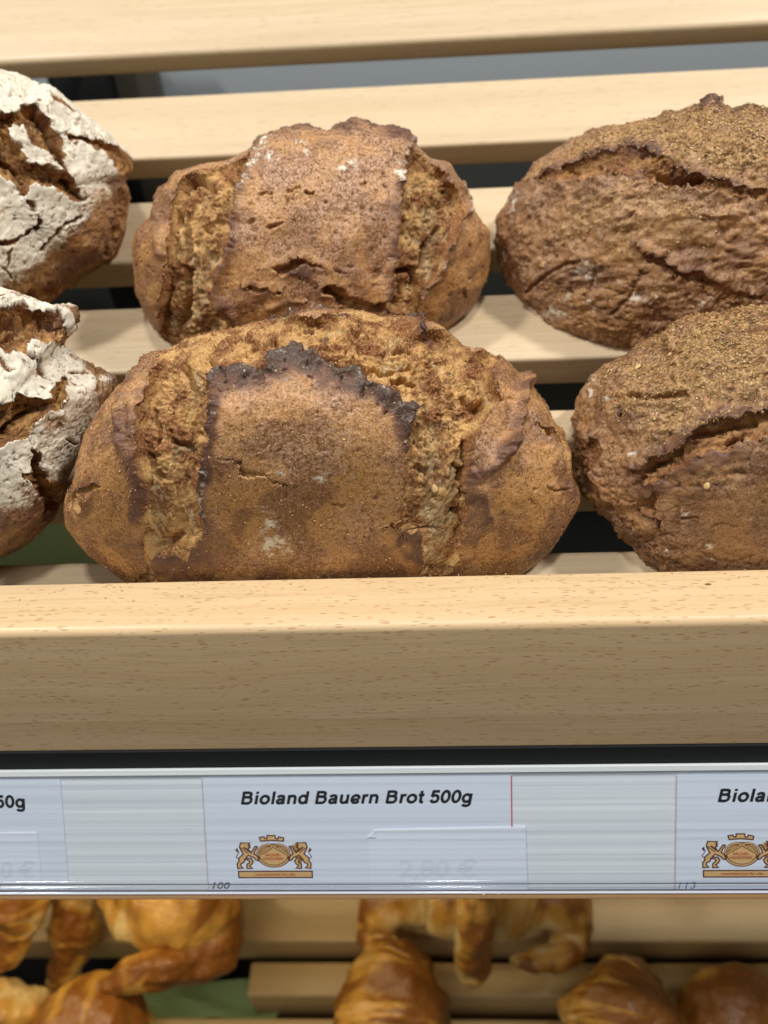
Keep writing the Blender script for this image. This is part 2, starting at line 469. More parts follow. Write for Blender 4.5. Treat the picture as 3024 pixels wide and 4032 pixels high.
LOAVES = {
'front': {"O":[-0.03762,0.23455,1.2726],"e1":[0.99155,0.08492,-0.09802],"e2":[0.02673,0.60575,0.79521],"h":47,"hb":45,"prof":[[-179.6,89.7],[-174.9,92.6],[-172.9,94.7],[-170.4,95],[-167.9,95.9],[-165.6,94.3],[-162.6,92.8],[-159.4,90.8],[-155.6,88.9],[-151.4,87.6],[-141.7,79.3],[-122.3,64.3],[-86.3,58],[-52.4,70.1],[-35.6,84.2],[-26.6,88.8],[-23.2,90.8],[-19.6,93.4],[-14.9,96.1],[-11.3,98.8],[-8,101],[-6,100.1],[-1.5,97.8],[3.7,97.7],[7.2,95.9],[11.6,92.4],[15.8,90.7],[18.8,88.8],[22.2,85.9],[25.1,83.8],[28.3,82.2],[32.6,79.5],[35.5,78],[37.1,76.2],[38.3,73],[40.7,72],[46.5,71.7],[51.5,70.1],[55.4,67.6],[56.8,68.6],[62.7,64.9],[68,62.1],[76.6,61.6],[82.9,59.9],[96,59.1],[103,57.6],[110.4,58.9],[120.3,60.8],[124.4,62.3],[131.4,65.8],[136.3,68.9],[141.7,71.4],[145.4,74.1],[150.1,75.2],[153.8,76.3],[157.1,78.9],[163.4,82.4],[168.5,84.9],[173.6,87.1],[174.7,87.8]],"crumb":[{"p":[[-61.9,6.9],[-61.5,14.5],[-61.1,20.4],[-59.8,26.4],[-57.9,33.1],[-56.9,37.4],[-58.9,43.4],[-52.9,46.5],[-44.4,49.3],[-35.9,51.6],[-30.8,52.7],[-31.3,53.2],[-21,55.5],[-13.2,56.2],[-5.9,54.7],[0.6,54.1],[7.6,59.6],[14.6,60.1],[19.4,59.1],[23.8,57.9],[30.4,57.8],[37.9,57.9],[37.9,58.1],[35.6,48.7],[39.8,49.7],[49.9,52.2],[54.9,47.5],[54.3,42.1],[63.9,45.8],[68,42.3],[61.3,34],[63.4,27.3],[65.1,23.2],[59.4,20.5],[55.6,14.8],[52.9,8.9],[52.5,9.4],[52.8,3.6],[52,-0.6],[50.8,-4.1],[51.6,-9.1],[52.2,-12.2],[52,-17.7],[52,-23.7],[51.9,-29],[51.8,-32.3],[49.1,-35.5],[49.2,-39.5],[36.9,-38.9],[36.1,-29.2],[35.7,-22.8],[28.6,-23.1],[32.2,-23],[26.7,-21.5],[27,-17.3],[26.6,-11.9],[27.6,-0.3],[28.4,9.1],[28.2,5.8],[29.2,12.5],[30.5,18.2],[30.6,22],[26.4,21.2],[24.1,24.2],[22.2,25.9],[18.8,25.8],[15.4,27.9],[11.7,31.4],[6.1,32.4],[1.2,34.8],[-3.3,36.8],[-5.6,38.4],[-7.1,40.4],[-9.4,40],[-12.8,38.5],[-15.4,37.3],[-14.9,33.2],[-17.9,30.8],[-20.2,30.8],[-21.7,33.1],[-24,32.1],[-27.4,32.3],[-29.6,31.1],[-29.2,32.7],[-34.2,33.2],[-35.6,30.2],[-34,28.6],[-34.1,23.5],[-34.8,19.4],[-35.8,16],[-36.5,10.4],[-36.9,5.7],[-37.6,9],[-37.2,4.2],[-38.8,-1.4],[-40.7,-7.7],[-40.5,-13.2],[-41.1,-18.5],[-40.4,-22],[-43,-26.6],[-45.3,-30.7],[-46.3,-32.7],[-47.9,-35.7],[-51.4,-32],[-53.7,-31.3],[-58.3,-32.3],[-59.9,-34.4],[-59.9,-38.7],[-61.5,-42.4],[-73.9,-45.9],[-65.2,-37],[-64.4,-33.4],[-65.3,-27.3],[-62.8,-21.2],[-62.2,-14.2],[-62,-7],[-60.9,-3.3],[-61.8,2.4],[-62.3,6.9]],"d":5.5},{"p":[[76.7,17.2],[83.2,15.9],[94.3,13.6],[98.5,8.7],[99.5,8.3],[99.1,-0.3],[100.1,-6.2],[90.1,-3.6],[87,1.8],[84.4,7.9],[82.7,7.8],[79.8,13.6]],"d":3},{"p":[[-95.9,-9.7],[-85.3,-6.3],[-78.2,-4.2],[-74.7,-5.7],[-75.4,-8],[-79.1,-10],[-81.7,-11.6],[-81.8,-14.8],[-85.2,-16.5],[-95.2,-15.3]],"d":3},{"p":[[18.3,-19.5],[21.7,-18.9],[26.7,-19],[27.9,-21.9],[23.6,-21.8]],"d":2},{"p":[[-29.1,3.1],[-25.4,3.4],[-24.3,0.9],[-20.3,-0.6],[-17,-1],[-16.7,-3.9],[-8.6,-4.3],[-5.6,-3.9],[-8.6,-5.8],[-11.5,-6.5],[-15.2,-5],[-18.1,-3.2],[-22.5,-3.2],[-26.9,-3.2]],"d":1.6}],"island":[],"ridge":[{"p":[[-35.4,29.8],[-33.8,32.6],[-29.2,32.1],[-29.5,30.5],[-27.3,31.7],[-23.9,31.7]],"w":1.2,"h":0.7,"b":0.85,"f":0.3},{"p":[[-23.9,31.7],[-21.7,32.5],[-20.1,30.1],[-17.9,30.4],[-14.9,32.4]],"w":1,"h":0.6,"b":0.7,"f":0.3},{"p":[[-14.9,33.2],[-14.6,36.4],[-12,38.1],[-8.7,39.8],[-6.3,39.3],[-3.3,36.3]],"w":2,"h":0.7,"b":1.1,"f":0.3},{"p":[[-3.3,36.3],[1.2,34.2],[6.1,31.6],[11.7,30.6],[15.4,27.1]],"w":1.3,"h":0.6,"b":0.9,"f":0.2},{"p":[[15.4,27.1],[18.8,25.2],[22.2,25.3],[24.1,23.4],[26.3,20.6],[29.8,20.8]],"w":1.6,"h":0.7,"b":1.1,"f":0.35},{"p":[[30.2,20.8],[30.1,18.2],[28.9,12.5],[28,6.8]],"w":1.3,"h":0.8,"b":0.8,"f":0.3},{"p":[[-13.9,34.8],[-8.6,36.4],[-4,33.9],[4.2,29.3],[9.8,27]],"w":3,"h":0.4,"b":0.45,"f":0},{"p":[[22.2,23.4],[26.7,18.5],[28.1,15.1]],"w":2.6,"h":0.5,"b":0.9,"f":0.3},{"p":[[-34.3,27.8],[-33.7,23.5],[-34.4,19.4],[-35.1,14.1],[-35.8,8.6],[-36.5,4.2],[-38,-1.4]],"w":1.7,"h":1.4,"b":0.8,"f":0.3},{"p":[[-38,-1.4],[-39.6,-7.6],[-39.7,-13.2],[-40.3,-18.5],[-39.3,-21.9]],"w":1.3,"h":1.2,"b":0.75,"f":0.5},{"p":[[-33,54.2],[-29.5,55.3],[-21,56.8],[-13.2,57.7],[-9.8,58.6]],"w":1.5,"h":3,"b":1.2,"f":0.5},{"p":[[-9.8,58.6],[-6.3,60.2],[0.6,59.7],[7.6,60.9],[14.6,61.4],[19.4,60.2],[23.8,59],[30.4,59.1],[37.9,59],[36.1,59],[38.3,58.6],[35.8,49.9],[39,45.1]],"w":1.3,"h":2.4,"b":1.2,"f":0.4},{"p":[[-62.3,42.5],[-66.5,37.8],[-65.3,29.5],[-66.6,23.5],[-67.7,18.7],[-67.5,12.8],[-65.7,5.9],[-64.3,3.5],[-62.1,-4],[-63.3,-9.7],[-65.4,-17.4]],"w":2.2,"h":2.4,"b":0.55,"f":0},{"p":[[77.5,35.8],[74,29.1],[70.9,23.5],[70.3,19.3],[68.2,16.8],[67.9,13.2],[64.9,9.1],[62.1,6]],"w":1.9,"h":4.6,"b":0.5,"f":0.12},{"p":[[64.9,9.5],[61.7,4.4],[57.8,-0.3],[53.7,-2.2],[51.6,-4.9],[53.7,-8],[56.2,-9.2],[57.2,-13.1],[58.2,-15.9]],"w":1.8,"h":4.2,"b":0.5,"f":0.1},{"p":[[58.2,-15.9],[56.3,-18.6],[55.8,-23.8],[55.3,-27.9],[55.1,-30.4],[53.5,-32]],"w":1.5,"h":3,"b":0.35,"f":0},{"p":[[91.4,-7.8],[101.1,-11.6],[102.1,-14.4]],"w":3,"h":1,"b":0.6,"f":0.3},{"p":[[76.7,17.6],[80.8,15.7],[84,9.5]],"w":1,"h":1,"b":0.3,"f":0.2},{"p":[[-59.6,-35.3],[-55.4,-32.6],[-51.6,-33.7]],"w":3.5,"h":1.2,"b":0.5,"f":0},{"p":[[-45,-31.9],[-41.7,-28.6],[-40.3,-34.7]],"w":2.5,"h":0.3,"b":0.45,"f":0},{"p":[[29.4,-24.3],[32.5,-23.5],[35,-25.2],[35.8,-33.3]],"w":2.6,"h":1.2,"b":0.42,"f":0}],"crack":[{"p":[[-17.7,-1.4],[-16.7,-3.8],[-13,-5.4],[-8.6,-5.1],[-5.3,-3.9]],"w":0.6,"d":2},{"p":[[-12.1,-5.8],[-11.6,-9.1]],"w":0.7,"d":1.8},{"p":[[-11.3,-18.9],[-9.9,-22.7],[-9.2,-25.8],[-7.3,-27.8],[-6.4,-30.2]],"w":0.8,"d":2},{"p":[[18.3,-19.5],[21.7,-19.9],[26.7,-21.1]],"w":0.6,"d":1.6},{"p":[[4.3,-11.4],[6.2,-12.2],[7.9,-12]],"w":0.8,"d":1.8},{"p":[[15.9,-23.7],[16.8,-25.7]],"w":0.5,"d":1.3},{"p":[[-29,-16.2],[-29.7,-20.8],[-28.5,-26.9]],"w":0.6,"d":1.5},{"p":[[-8.4,-10.3],[-8.2,-13.2]],"w":0.4,"d":1},{"p":[[79.7,-6.3],[83.8,-7.6],[89.1,-7.4]],"w":0.6,"d":1.5},{"p":[[7,-24.8],[7.2,-27.1]],"w":0.4,"d":1},{"p":[[-32.8,3.4],[-28.7,2.3],[-25,2.7]],"w":0.6,"d":1.5},{"p":[[50.9,9.3],[51.2,1.7],[49.5,-2.9],[50.4,-7.9]],"w":2.4,"d":6},{"p":[[47.4,-14.1],[49.9,-16.1],[51.3,-20.1]],"w":1.6,"d":4},{"p":[[49.3,-21.6],[50.6,-25.7],[51.3,-28.9]],"w":1.8,"d":4},{"p":[[50.8,24.2],[54.3,20.3],[58,23.2]],"w":2.2,"d":4},{"p":[[4.2,34.8],[13.7,34.6],[23.3,33.6],[31.2,35.5]],"w":1,"d":3},{"p":[[-27.1,46.3],[-20.8,44.4],[-15.7,43.8]],"w":1.6,"d":3.5},{"p":[[-12,47.1],[-6.5,48.2],[-2.6,48.5]],"w":1.2,"d":3},{"p":[[8.4,49.1],[15.4,47],[22.1,46.9]],"w":1.4,"d":3.5},{"p":[[23.7,42.8],[27.6,41.2],[31.6,40.9]],"w":1.5,"d":3},{"p":[[-5.2,38],[0.5,37],[4.3,37.2]],"w":0.8,"d":2.5},{"p":[[25,29.6],[29.3,30.2],[32.5,29.1]],"w":1.2,"d":2.5},{"p":[[46.3,2],[48.7,0.5],[50.4,-1.8]],"w":1.1,"d":3},{"p":[[34.9,0.1],[37.2,-1.8]],"w":1,"d":2},{"p":[[30.5,-21.9],[34.4,-21.2],[42.3,-20.2]],"w":1,"d":2.5},{"p":[[-60.2,5.4],[-57.7,4.6],[-56.5,1.6]],"w":1.6,"d":3.5},{"p":[[-60.1,-3.6],[-57.7,-3.8]],"w":1.5,"d":3},{"p":[[-54.9,-1.7],[-53.3,-2.1]],"w":1.3,"d":3},{"p":[[-62,-7.4],[-61.7,-11.9]],"w":1.6,"d":3.5},{"p":[[-62.2,-13.8],[-60.6,-13.8]],"w":1.3,"d":3},{"p":[[-48.9,-14.8],[-48,-18.6],[-46.7,-24]],"w":1.8,"d":3.5},{"p":[[-58.3,-29.4],[-53.6,-26.5],[-50.6,-23.3]],"w":2.6,"d":4.5},{"p":[[-61.7,-22.4],[-61.6,-25.1]],"w":1.4,"d":3},{"p":[[-60,-29.1],[-59.5,-31.9]],"w":1.6,"d":3},{"p":[[-49.5,-29.1],[-48,-30.3]],"w":1.3,"d":3},{"p":[[-49.1,9.8],[-46,9],[-42.2,6.7]],"w":1.4,"d":3},{"p":[[-45.6,35.5],[-43.7,29.6],[-42.3,26.4]],"w":1.6,"d":2.5},{"p":[[-55.6,20.2],[-54.8,14.4],[-54.2,8.7]],"w":1.3,"d":2.5}],"pit":[[-28.4,-28.9,0.9,1.1,1.5],[-26.2,-1.7,0.9,1.1,1.5],[19.7,-9.2,1.3,0.9,1.2],[18.9,-31.9,0.8,0.8,1.5],[1.7,-35.4,1.5,0.7,1.5],[-68.5,-9.9,0.8,1.2,1.5],[-79.1,8,0.6,1.4,1.5],[7.7,3.3,0.7,0.4,1],[-80.7,-26.5,0.8,0.8,0.8],[-56,35.7,0.6,0.4,1.5],[-55.4,22.5,0.9,0.7,2],[-52.9,22.8,0.7,0.5,2],[-36.1,36.4,2.3,1,3],[-39.5,11.8,0.8,0.5,2],[-57.5,17.9,0.5,0.9,2],[34.4,21.7,0.5,0.6,1.2],[57.1,27.3,0.9,1.2,1.5],[67.8,25,1.6,0.6,1.2],[3.2,62.5,0.7,1,1.2]],"flour":[[-18,-19.2,2.8,6,0.75],[-12.2,-27,4.9,3.4,0.85],[-18.6,-27.8,4.2,4.2,0.6],[-20.7,-32.2,2.3,2.3,0.45],[-3.2,-23.5,0.9,2.6,0.45],[-0.1,-3.6,3,1.5,0.6],[11.8,-3.8,1.7,1.5,0.6],[2.5,-1.4,1.5,0.7,0.5],[-40.9,-10.3,1.9,1.1,0.9],[-45.3,-11.8,1.5,0.9,0.9],[76.5,19.7,1.6,3.6,0.3],[-12.6,-1,2.2,1.1,0.4],[-10.7,27.7,2.3,1.1,0.35]],"burn":[[32,-29.1,4.2,6.1,0.4],[-53.7,-34.2,5.9,2.7,0.35],[6,27,12.4,2.6,0.42],[-25.7,28.5,7.6,2.3,0.35],[-8.6,34.4,8.4,4.6,0.5],[-21.8,55.9,10.1,1.5,0.8],[11.1,55.5,6.1,1.4,0.8],[32.2,57.8,7.5,1.8,0.8],[22.1,21.9,4.5,3.4,0.45],[-49.8,0.1,2.3,1.5,0.5],[-58.5,-11.5,2.3,4.6,0.45],[-46,-2.1,2.3,4.2,0.3],[-47,24.6,2.7,1.9,0.6],[42.6,-32.7,0,0,0],[41.7,14.9,3,1.9,0.45],[47.3,32.9,3.1,2.7,0.4],[1.7,45.7,2.3,2.3,0.5],[-42.8,-32.7,4.2,3.5,0.35]],"cream":[[41.2,-7.9,7.5,16.9,0.5],[-45.6,-17.8,3,7.6,0.6],[-59.6,-25.9,3.5,4.7,0.7],[-42.9,29.6,2.3,5.8,0.55],[-54.3,12.5,1.7,7.7,0.65],[28,46,7.9,2,0.45],[-46.4,7.1,3.8,2.3,0.8],[47,16.6,2.3,3,0.5],[-56.9,-2.9,2.3,6.9,0.5],[-24.3,38.3,5.8,1.9,0.4],[40.6,-27.3,5.7,5.7,0.5]],"seed":[[39.4,-6.4]],"floury":[],"branny":[]},
'rear': {"O":[-0.04537,0.34765,1.31808],"e1":[0.99191,0.09961,-0.07864],"e2":[0.0379,0.35886,0.93262],"h":42,"hb":45,"prof":[[-179.9,79.6],[-172.6,81.9],[-164.8,84.3],[-156.8,83.8],[-148.3,82.6],[-136.2,73.1],[-118.4,61.9],[-83.4,56.4],[-50.2,67.3],[-32.4,75.3],[-22.6,80],[-17.3,80.8],[-9.2,81.8],[-1.6,82],[3.3,81.5],[5.4,77.9],[14,73.1],[19.4,73.1],[25,71.6],[28.8,70.1],[31.6,64.4],[37,61.8],[41.7,60.2],[45.3,60.8],[54.2,55.5],[59.8,52.9],[62.4,54],[67.3,52.3],[71.4,49.9],[76.5,47.6],[85.5,46.1],[91.3,47.1],[97.3,46.4],[106.1,46.1],[115.5,46.9],[121.4,46.2],[131.7,47.5],[138.3,49.6],[145.4,55.4],[149.8,60.1],[153.6,65.1],[158.9,66.9],[162.9,70],[167.7,70.7],[172.8,71.8],[176.3,77.1]],"crumb":[{"p":[[-52.5,26.8],[-56.1,21],[-58.8,12.4],[-60.5,2.8],[-62.9,-6.9],[-64.8,-19.3],[-68.4,-29.9],[-69.5,-45.7],[-41.5,-39.9],[-35.1,-31.5],[-42.6,-23.9],[-42.8,-20.4],[-40.3,-16.4],[-39.4,-11.5],[-36.7,-9.1],[-33.1,0.4],[-31.7,7.4],[-29.9,14.3],[-29.8,19.5],[-27.4,22.3],[-24.9,28.7],[-22.1,35.3],[-25.3,35.6],[-30.5,32.2],[-35.6,30.3],[-43.7,28.2]],"d":4.5},{"p":[[42.2,37.1],[47.9,35.1],[52.5,30.8],[57.1,28.4],[59.8,24.5],[63.4,20.8],[65.9,15.4],[64.4,7.8],[60.5,0.4],[56.2,-8],[52.5,-14],[45.6,-20.9],[44.5,-29.3],[32.4,-30],[29,-23.7],[31.6,-21.7],[32.5,-14.2],[33.5,-6.8],[34,-2],[34.5,7.5],[35.6,16.9],[37.3,29]],"d":4.5},{"p":[[1.7,-16.4],[8.8,-16.9],[16.5,-22],[29,-24.2],[32.4,-29.5],[16.5,-28.6],[6.1,-24.4]],"d":3},{"p":[[-19.3,-11],[-13.2,-9.1],[-9,-5.8],[-2.1,-6.3],[4.3,-10.1],[-1.3,-11.5],[-4.7,-10.6],[-9.9,-13.4],[-15.4,-13.9]],"d":3},{"p":[[-31.2,-17.3],[-26.6,-16.3],[-21.7,-17.8],[-12.1,-18.8],[-12.8,-21.3],[-20.3,-20.8],[-26.8,-19.8]],"d":2}],"island":[],"ridge":[{"p":[[-24.3,39.6],[-20.5,42.6],[-12.9,44.3],[-5.9,46.3],[-1.1,47.6],[3.7,46]],"w":1.2,"h":1.8,"b":0.6,"f":0.1},{"p":[[10.7,46.5],[16.1,47.5],[20.4,48.8],[25.3,48.1],[26.9,46],[32.8,45.3],[43.2,43.4],[44.9,40.5]],"w":1.3,"h":2.6,"b":0.9,"f":0.15},{"p":[[-19.7,40.1],[-21.9,32.1],[-24.9,26.2],[-28.8,20.4]],"w":2.2,"h":1,"b":0.1,"f":0.62},{"p":[[-28.8,20.4],[-31,12],[-31.8,5],[-33.2,-2],[-36.9,-11.5],[-41.2,-20.3],[-35.3,-28.4]],"w":2.2,"h":1,"b":0.42,"f":0},{"p":[[44.3,41.5],[37,31.4],[34.8,21.7]],"w":1.1,"h":1,"b":0.4,"f":0.5},{"p":[[34.8,21.7],[33.8,12.2],[32.9,2.7],[33.7,-6.8],[32.1,-19.2],[29,-23.7]],"w":1.3,"h":1,"b":0.4,"f":0.2},{"p":[[-59,29.3],[-67.2,20.3],[-66.3,12.7],[-66.1,5.2],[-64.9,-4.5]],"w":1.7,"h":1.6,"b":0.5,"f":0.15},{"p":[[69.7,24.6],[71.1,17.8],[63.8,7.8],[60,-0.6],[55.7,-8.5],[50.4,-17],[45.8,-24.1]],"w":0.9,"h":2.4,"b":0.35,"f":0.5},{"p":[[-9.9,-13.4],[-6.3,-12],[-2.8,-13.5]],"w":1.7,"h":1,"b":0.8,"f":0},{"p":[[-19.7,-27.4],[-11.9,-24.8],[-2.7,-23.9]],"w":1.2,"h":0.8,"b":0.4,"f":0}],"crack":[{"p":[[-18,5],[-13.4,7.3]],"w":0.8,"d":1.5},{"p":[[-25.7,7.3],[-23.7,7.8]],"w":0.8,"d":1.2},{"p":[[-20.5,17.5],[-16.5,18.5]],"w":0.7,"d":1.2},{"p":[[-10.1,18.9],[-4.2,20.7]],"w":0.7,"d":1.2},{"p":[[-2.3,18.4],[0.7,19.4]],"w":0.7,"d":1.2},{"p":[[64.8,-20],[66.4,-22.8]],"w":0.7,"d":1.2},{"p":[[8.9,-12],[11.4,-12.5]],"w":0.9,"d":1.5},{"p":[[-53.6,15.1],[-52,20.8],[-45,23.5],[-40.8,20.5]],"w":2,"d":3},{"p":[[-52.3,5.1],[-52.1,-2],[-53,-6.8]],"w":2,"d":3},{"p":[[-53.5,-11.6],[-54,-21.5],[-57.5,-34.6]],"w":2.2,"d":3.5},{"p":[[-61.9,-19.2],[-66.5,-32.5]],"w":1.8,"d":3},{"p":[[58,25.4],[57,19.9]],"w":1.8,"d":3},{"p":[[35.6,-11.7],[42.6,-11.8],[42.8,-19.3]],"w":1.8,"d":3.5},{"p":[[45.8,-10.9],[47.7,-2.1],[53.2,4.7]],"w":1.6,"d":3},{"p":[[4.2,-18.9],[11.3,-24.5]],"w":1.8,"d":3}],"pit":[[-24.9,14.7,1,0.8,1],[-33.8,6,0.9,1.3,1.5],[-32.8,-2.7,1,0.8,1.2],[21.1,21.8,1.3,0.8,1],[16.2,37,0.9,0.6,0.8],[26.3,-13.1,2,2.5,1.2],[-1.2,18.6,2,0.8,1]],"flour":[[15.3,28.8,4.6,2,0.9],[-5.7,37.3,5.7,1.8,0.5],[-2.8,34,3.1,1,0.7],[-17.3,31.1,3.1,2.6,0.7],[34.7,28.4,1.3,3.1,0.9],[-18.8,39.3,2.1,3.2,0.9],[-27.8,21.8,2,1.5,0.7],[-78.5,5.3,1,1,0.9],[-67.1,20.8,0.8,0.8,0.9],[-81.1,-26.7,0.7,3.4,0.9],[55.1,-9,1.3,2,0.7]],"burn":[[-46.5,21.6,5.2,3.1,0.5],[-42.5,13.5,3.1,2,0.45],[19.9,44.8,6.9,1.6,0.7],[36.2,42.3,7,2.2,0.6],[-2.1,45.1,6.5,1.6,0.5]],"cream":[[-52.2,-3,3.1,11.2,0.75],[-50.6,-29.1,8.2,10.2,0.5],[47.8,10,7.6,15.3,0.45],[48.5,-9.4,3.6,7.6,0.7],[-43.9,-9.1,5,7.6,0.4]],"seed":[],"floury":[],"branny":[]},
'right_rear': {"O":[0.13032,0.34741,1.31792],"e1":[0.94288,-0.32353,0.07936],"e2":[0.0385,0.34245,0.93875],"h":45,"hb":45,"prof":[[-179.1,92.9],[-174.3,93.3],[-172.8,92.9],[-164.4,91],[-156.7,88.1],[-146.5,85.1],[-137.2,81.5],[-130,76.4],[-117.9,67.6],[-97.8,62.7],[-69.9,65.3],[-47.8,70],[-20.1,76.2],[0.7,76.2],[20.4,68.8],[48.6,54.4],[67.2,48.6],[76.1,47.9],[84.7,46.4],[90.7,47.4],[94.9,50.3],[98.8,47.6],[108.7,47.9],[120.5,50.5],[133.9,57.5],[141.9,64.5],[150.3,71.2],[158.2,78.7],[164.8,84.3],[170.9,88.5],[177,92.1]],"crumb":[{"p":[[-85.3,17.9],[-68.7,21.4],[-58.6,24.4],[-49.9,27],[-38.6,28.5],[-32.7,30.6],[-22.1,28.1],[-13.6,23.2],[-2.8,19.1],[4.9,17.1],[14.7,13.2],[21.1,14.4],[21.9,8.8],[8.9,10.8],[-2,13.1],[-10.3,13.2],[-21.7,15.7],[-27.6,19.7],[-37.8,19.4],[-45.4,17.6],[-63.7,17.6]],"d":1.5},{"p":[[-25.1,-6.5],[-19.9,-11.1],[-11.6,-13],[-6.6,-15.6],[3.5,-18.1],[11.9,-22.6],[23.7,-25.1],[27.4,-24.4],[28.3,-29.8],[11.7,-30.2],[0.9,-22.9],[-9.6,-19.1],[-19.5,-14.5]],"d":1.5},{"p":[[6.8,36.2],[8.8,34.8],[19,31.2],[19.2,29.3],[9.1,32.1]],"d":2}],"island":[],"ridge":[{"p":[[-68.9,22.2],[-58.8,25.1],[-50.1,27.8],[-38.7,29.2],[-32.9,31.7],[-22.2,28.8],[-13.7,23.9],[-2.9,19.7],[4.8,17.7],[14.6,13.8]],"w":2,"h":1.6,"b":0.4,"f":0},{"p":[[-24.6,-5.1],[-20,-10.1],[-11.7,-12],[-6.8,-14.6],[3.4,-17.4]],"w":2.6,"h":2,"b":0.35,"f":0.1},{"p":[[-6.4,45.6],[-4.1,48.1],[-0.6,47.6]],"w":1.4,"h":2.5,"b":0.9,"f":0},{"p":[[6.1,43.9],[11.7,46.7],[17.1,42.9]],"w":1.5,"h":1.5,"b":0.6,"f":0}],"crack":[{"p":[[-73.3,-29.1],[-61.8,-19.9],[-54.1,-15.3],[-48,-14.1]],"w":1.2,"d":2},{"p":[[-44.8,-28.8],[-41.6,-20.6],[-40.5,-14.9]],"w":0.9,"d":1.5},{"p":[[-33.1,-36.4],[-25.7,-28.6],[-21.2,-17.9]],"w":0.9,"d":1.5},{"p":[[13.2,-6.2],[8.1,-5.6],[5.9,1.4]],"w":0.9,"d":1.4},{"p":[[-30.2,2.1],[-27.1,5.4]],"w":0.8,"d":1.2},{"p":[[-19.4,18.2],[-10.7,16.1],[-3.2,17.2]],"w":1.8,"d":3},{"p":[[-56.7,22.9],[-51.7,20.6]],"w":1.2,"d":2}],"pit":[[-58.1,-12.9,1,0.8,1.2],[-72.9,3.4,1.4,1.6,1],[10.3,-10.1,1.4,0.7,1],[15.8,-14.9,2.1,1.2,1],[1.4,-17.5,1.4,1.7,1],[-8.7,-20.7,1.2,1.1,1.5]],"flour":[[-83,9.8,2.9,3.7,0.7],[-87.3,-12.8,1.8,2.9,0.6],[-45.5,-17.9,4.2,4.8,0.55],[-67.1,-12,2.1,3.5,0.3],[-54.2,-30.1,2.8,3.5,0.5],[-23.7,-27.9,3.4,2.8,0.5],[-41.6,-32.3,2.1,4.2,0.5],[5.1,-29.7,2.8,2.8,0.5],[-59.9,-37.5,4.3,2.9,0.5],[-15.5,-26.2,5.5,6.9,0.25],[-51.6,-36,3.5,2.8,0.4],[-37.2,-20.5,8.3,4.1,0.2]],"burn":[[-25.6,28.9,7,3.5,0.5],[-11,18.7,8.9,2.7,0.55],[-52.1,13.1,4.2,2.1,0.3]],"cream":[],"seed":[[-63.5,-15.9]],"floury":[],"branny":[[[-66,27.1],[-55.2,34.6],[-38.5,39.5],[-6.2,44.2],[18.3,42],[20.8,16.2],[4.7,18.9],[-13.9,25.2],[-29.5,31.9],[-43,29.1]],[[-50.2,9.7],[-36.1,12.1],[-20.9,9.2],[-3.2,7.8],[4,1.4],[-1.5,-5],[-14.4,-6.4],[-24.6,-5.1],[-34,-7.9],[-45.9,-3.9],[-53.8,1.5]]]},
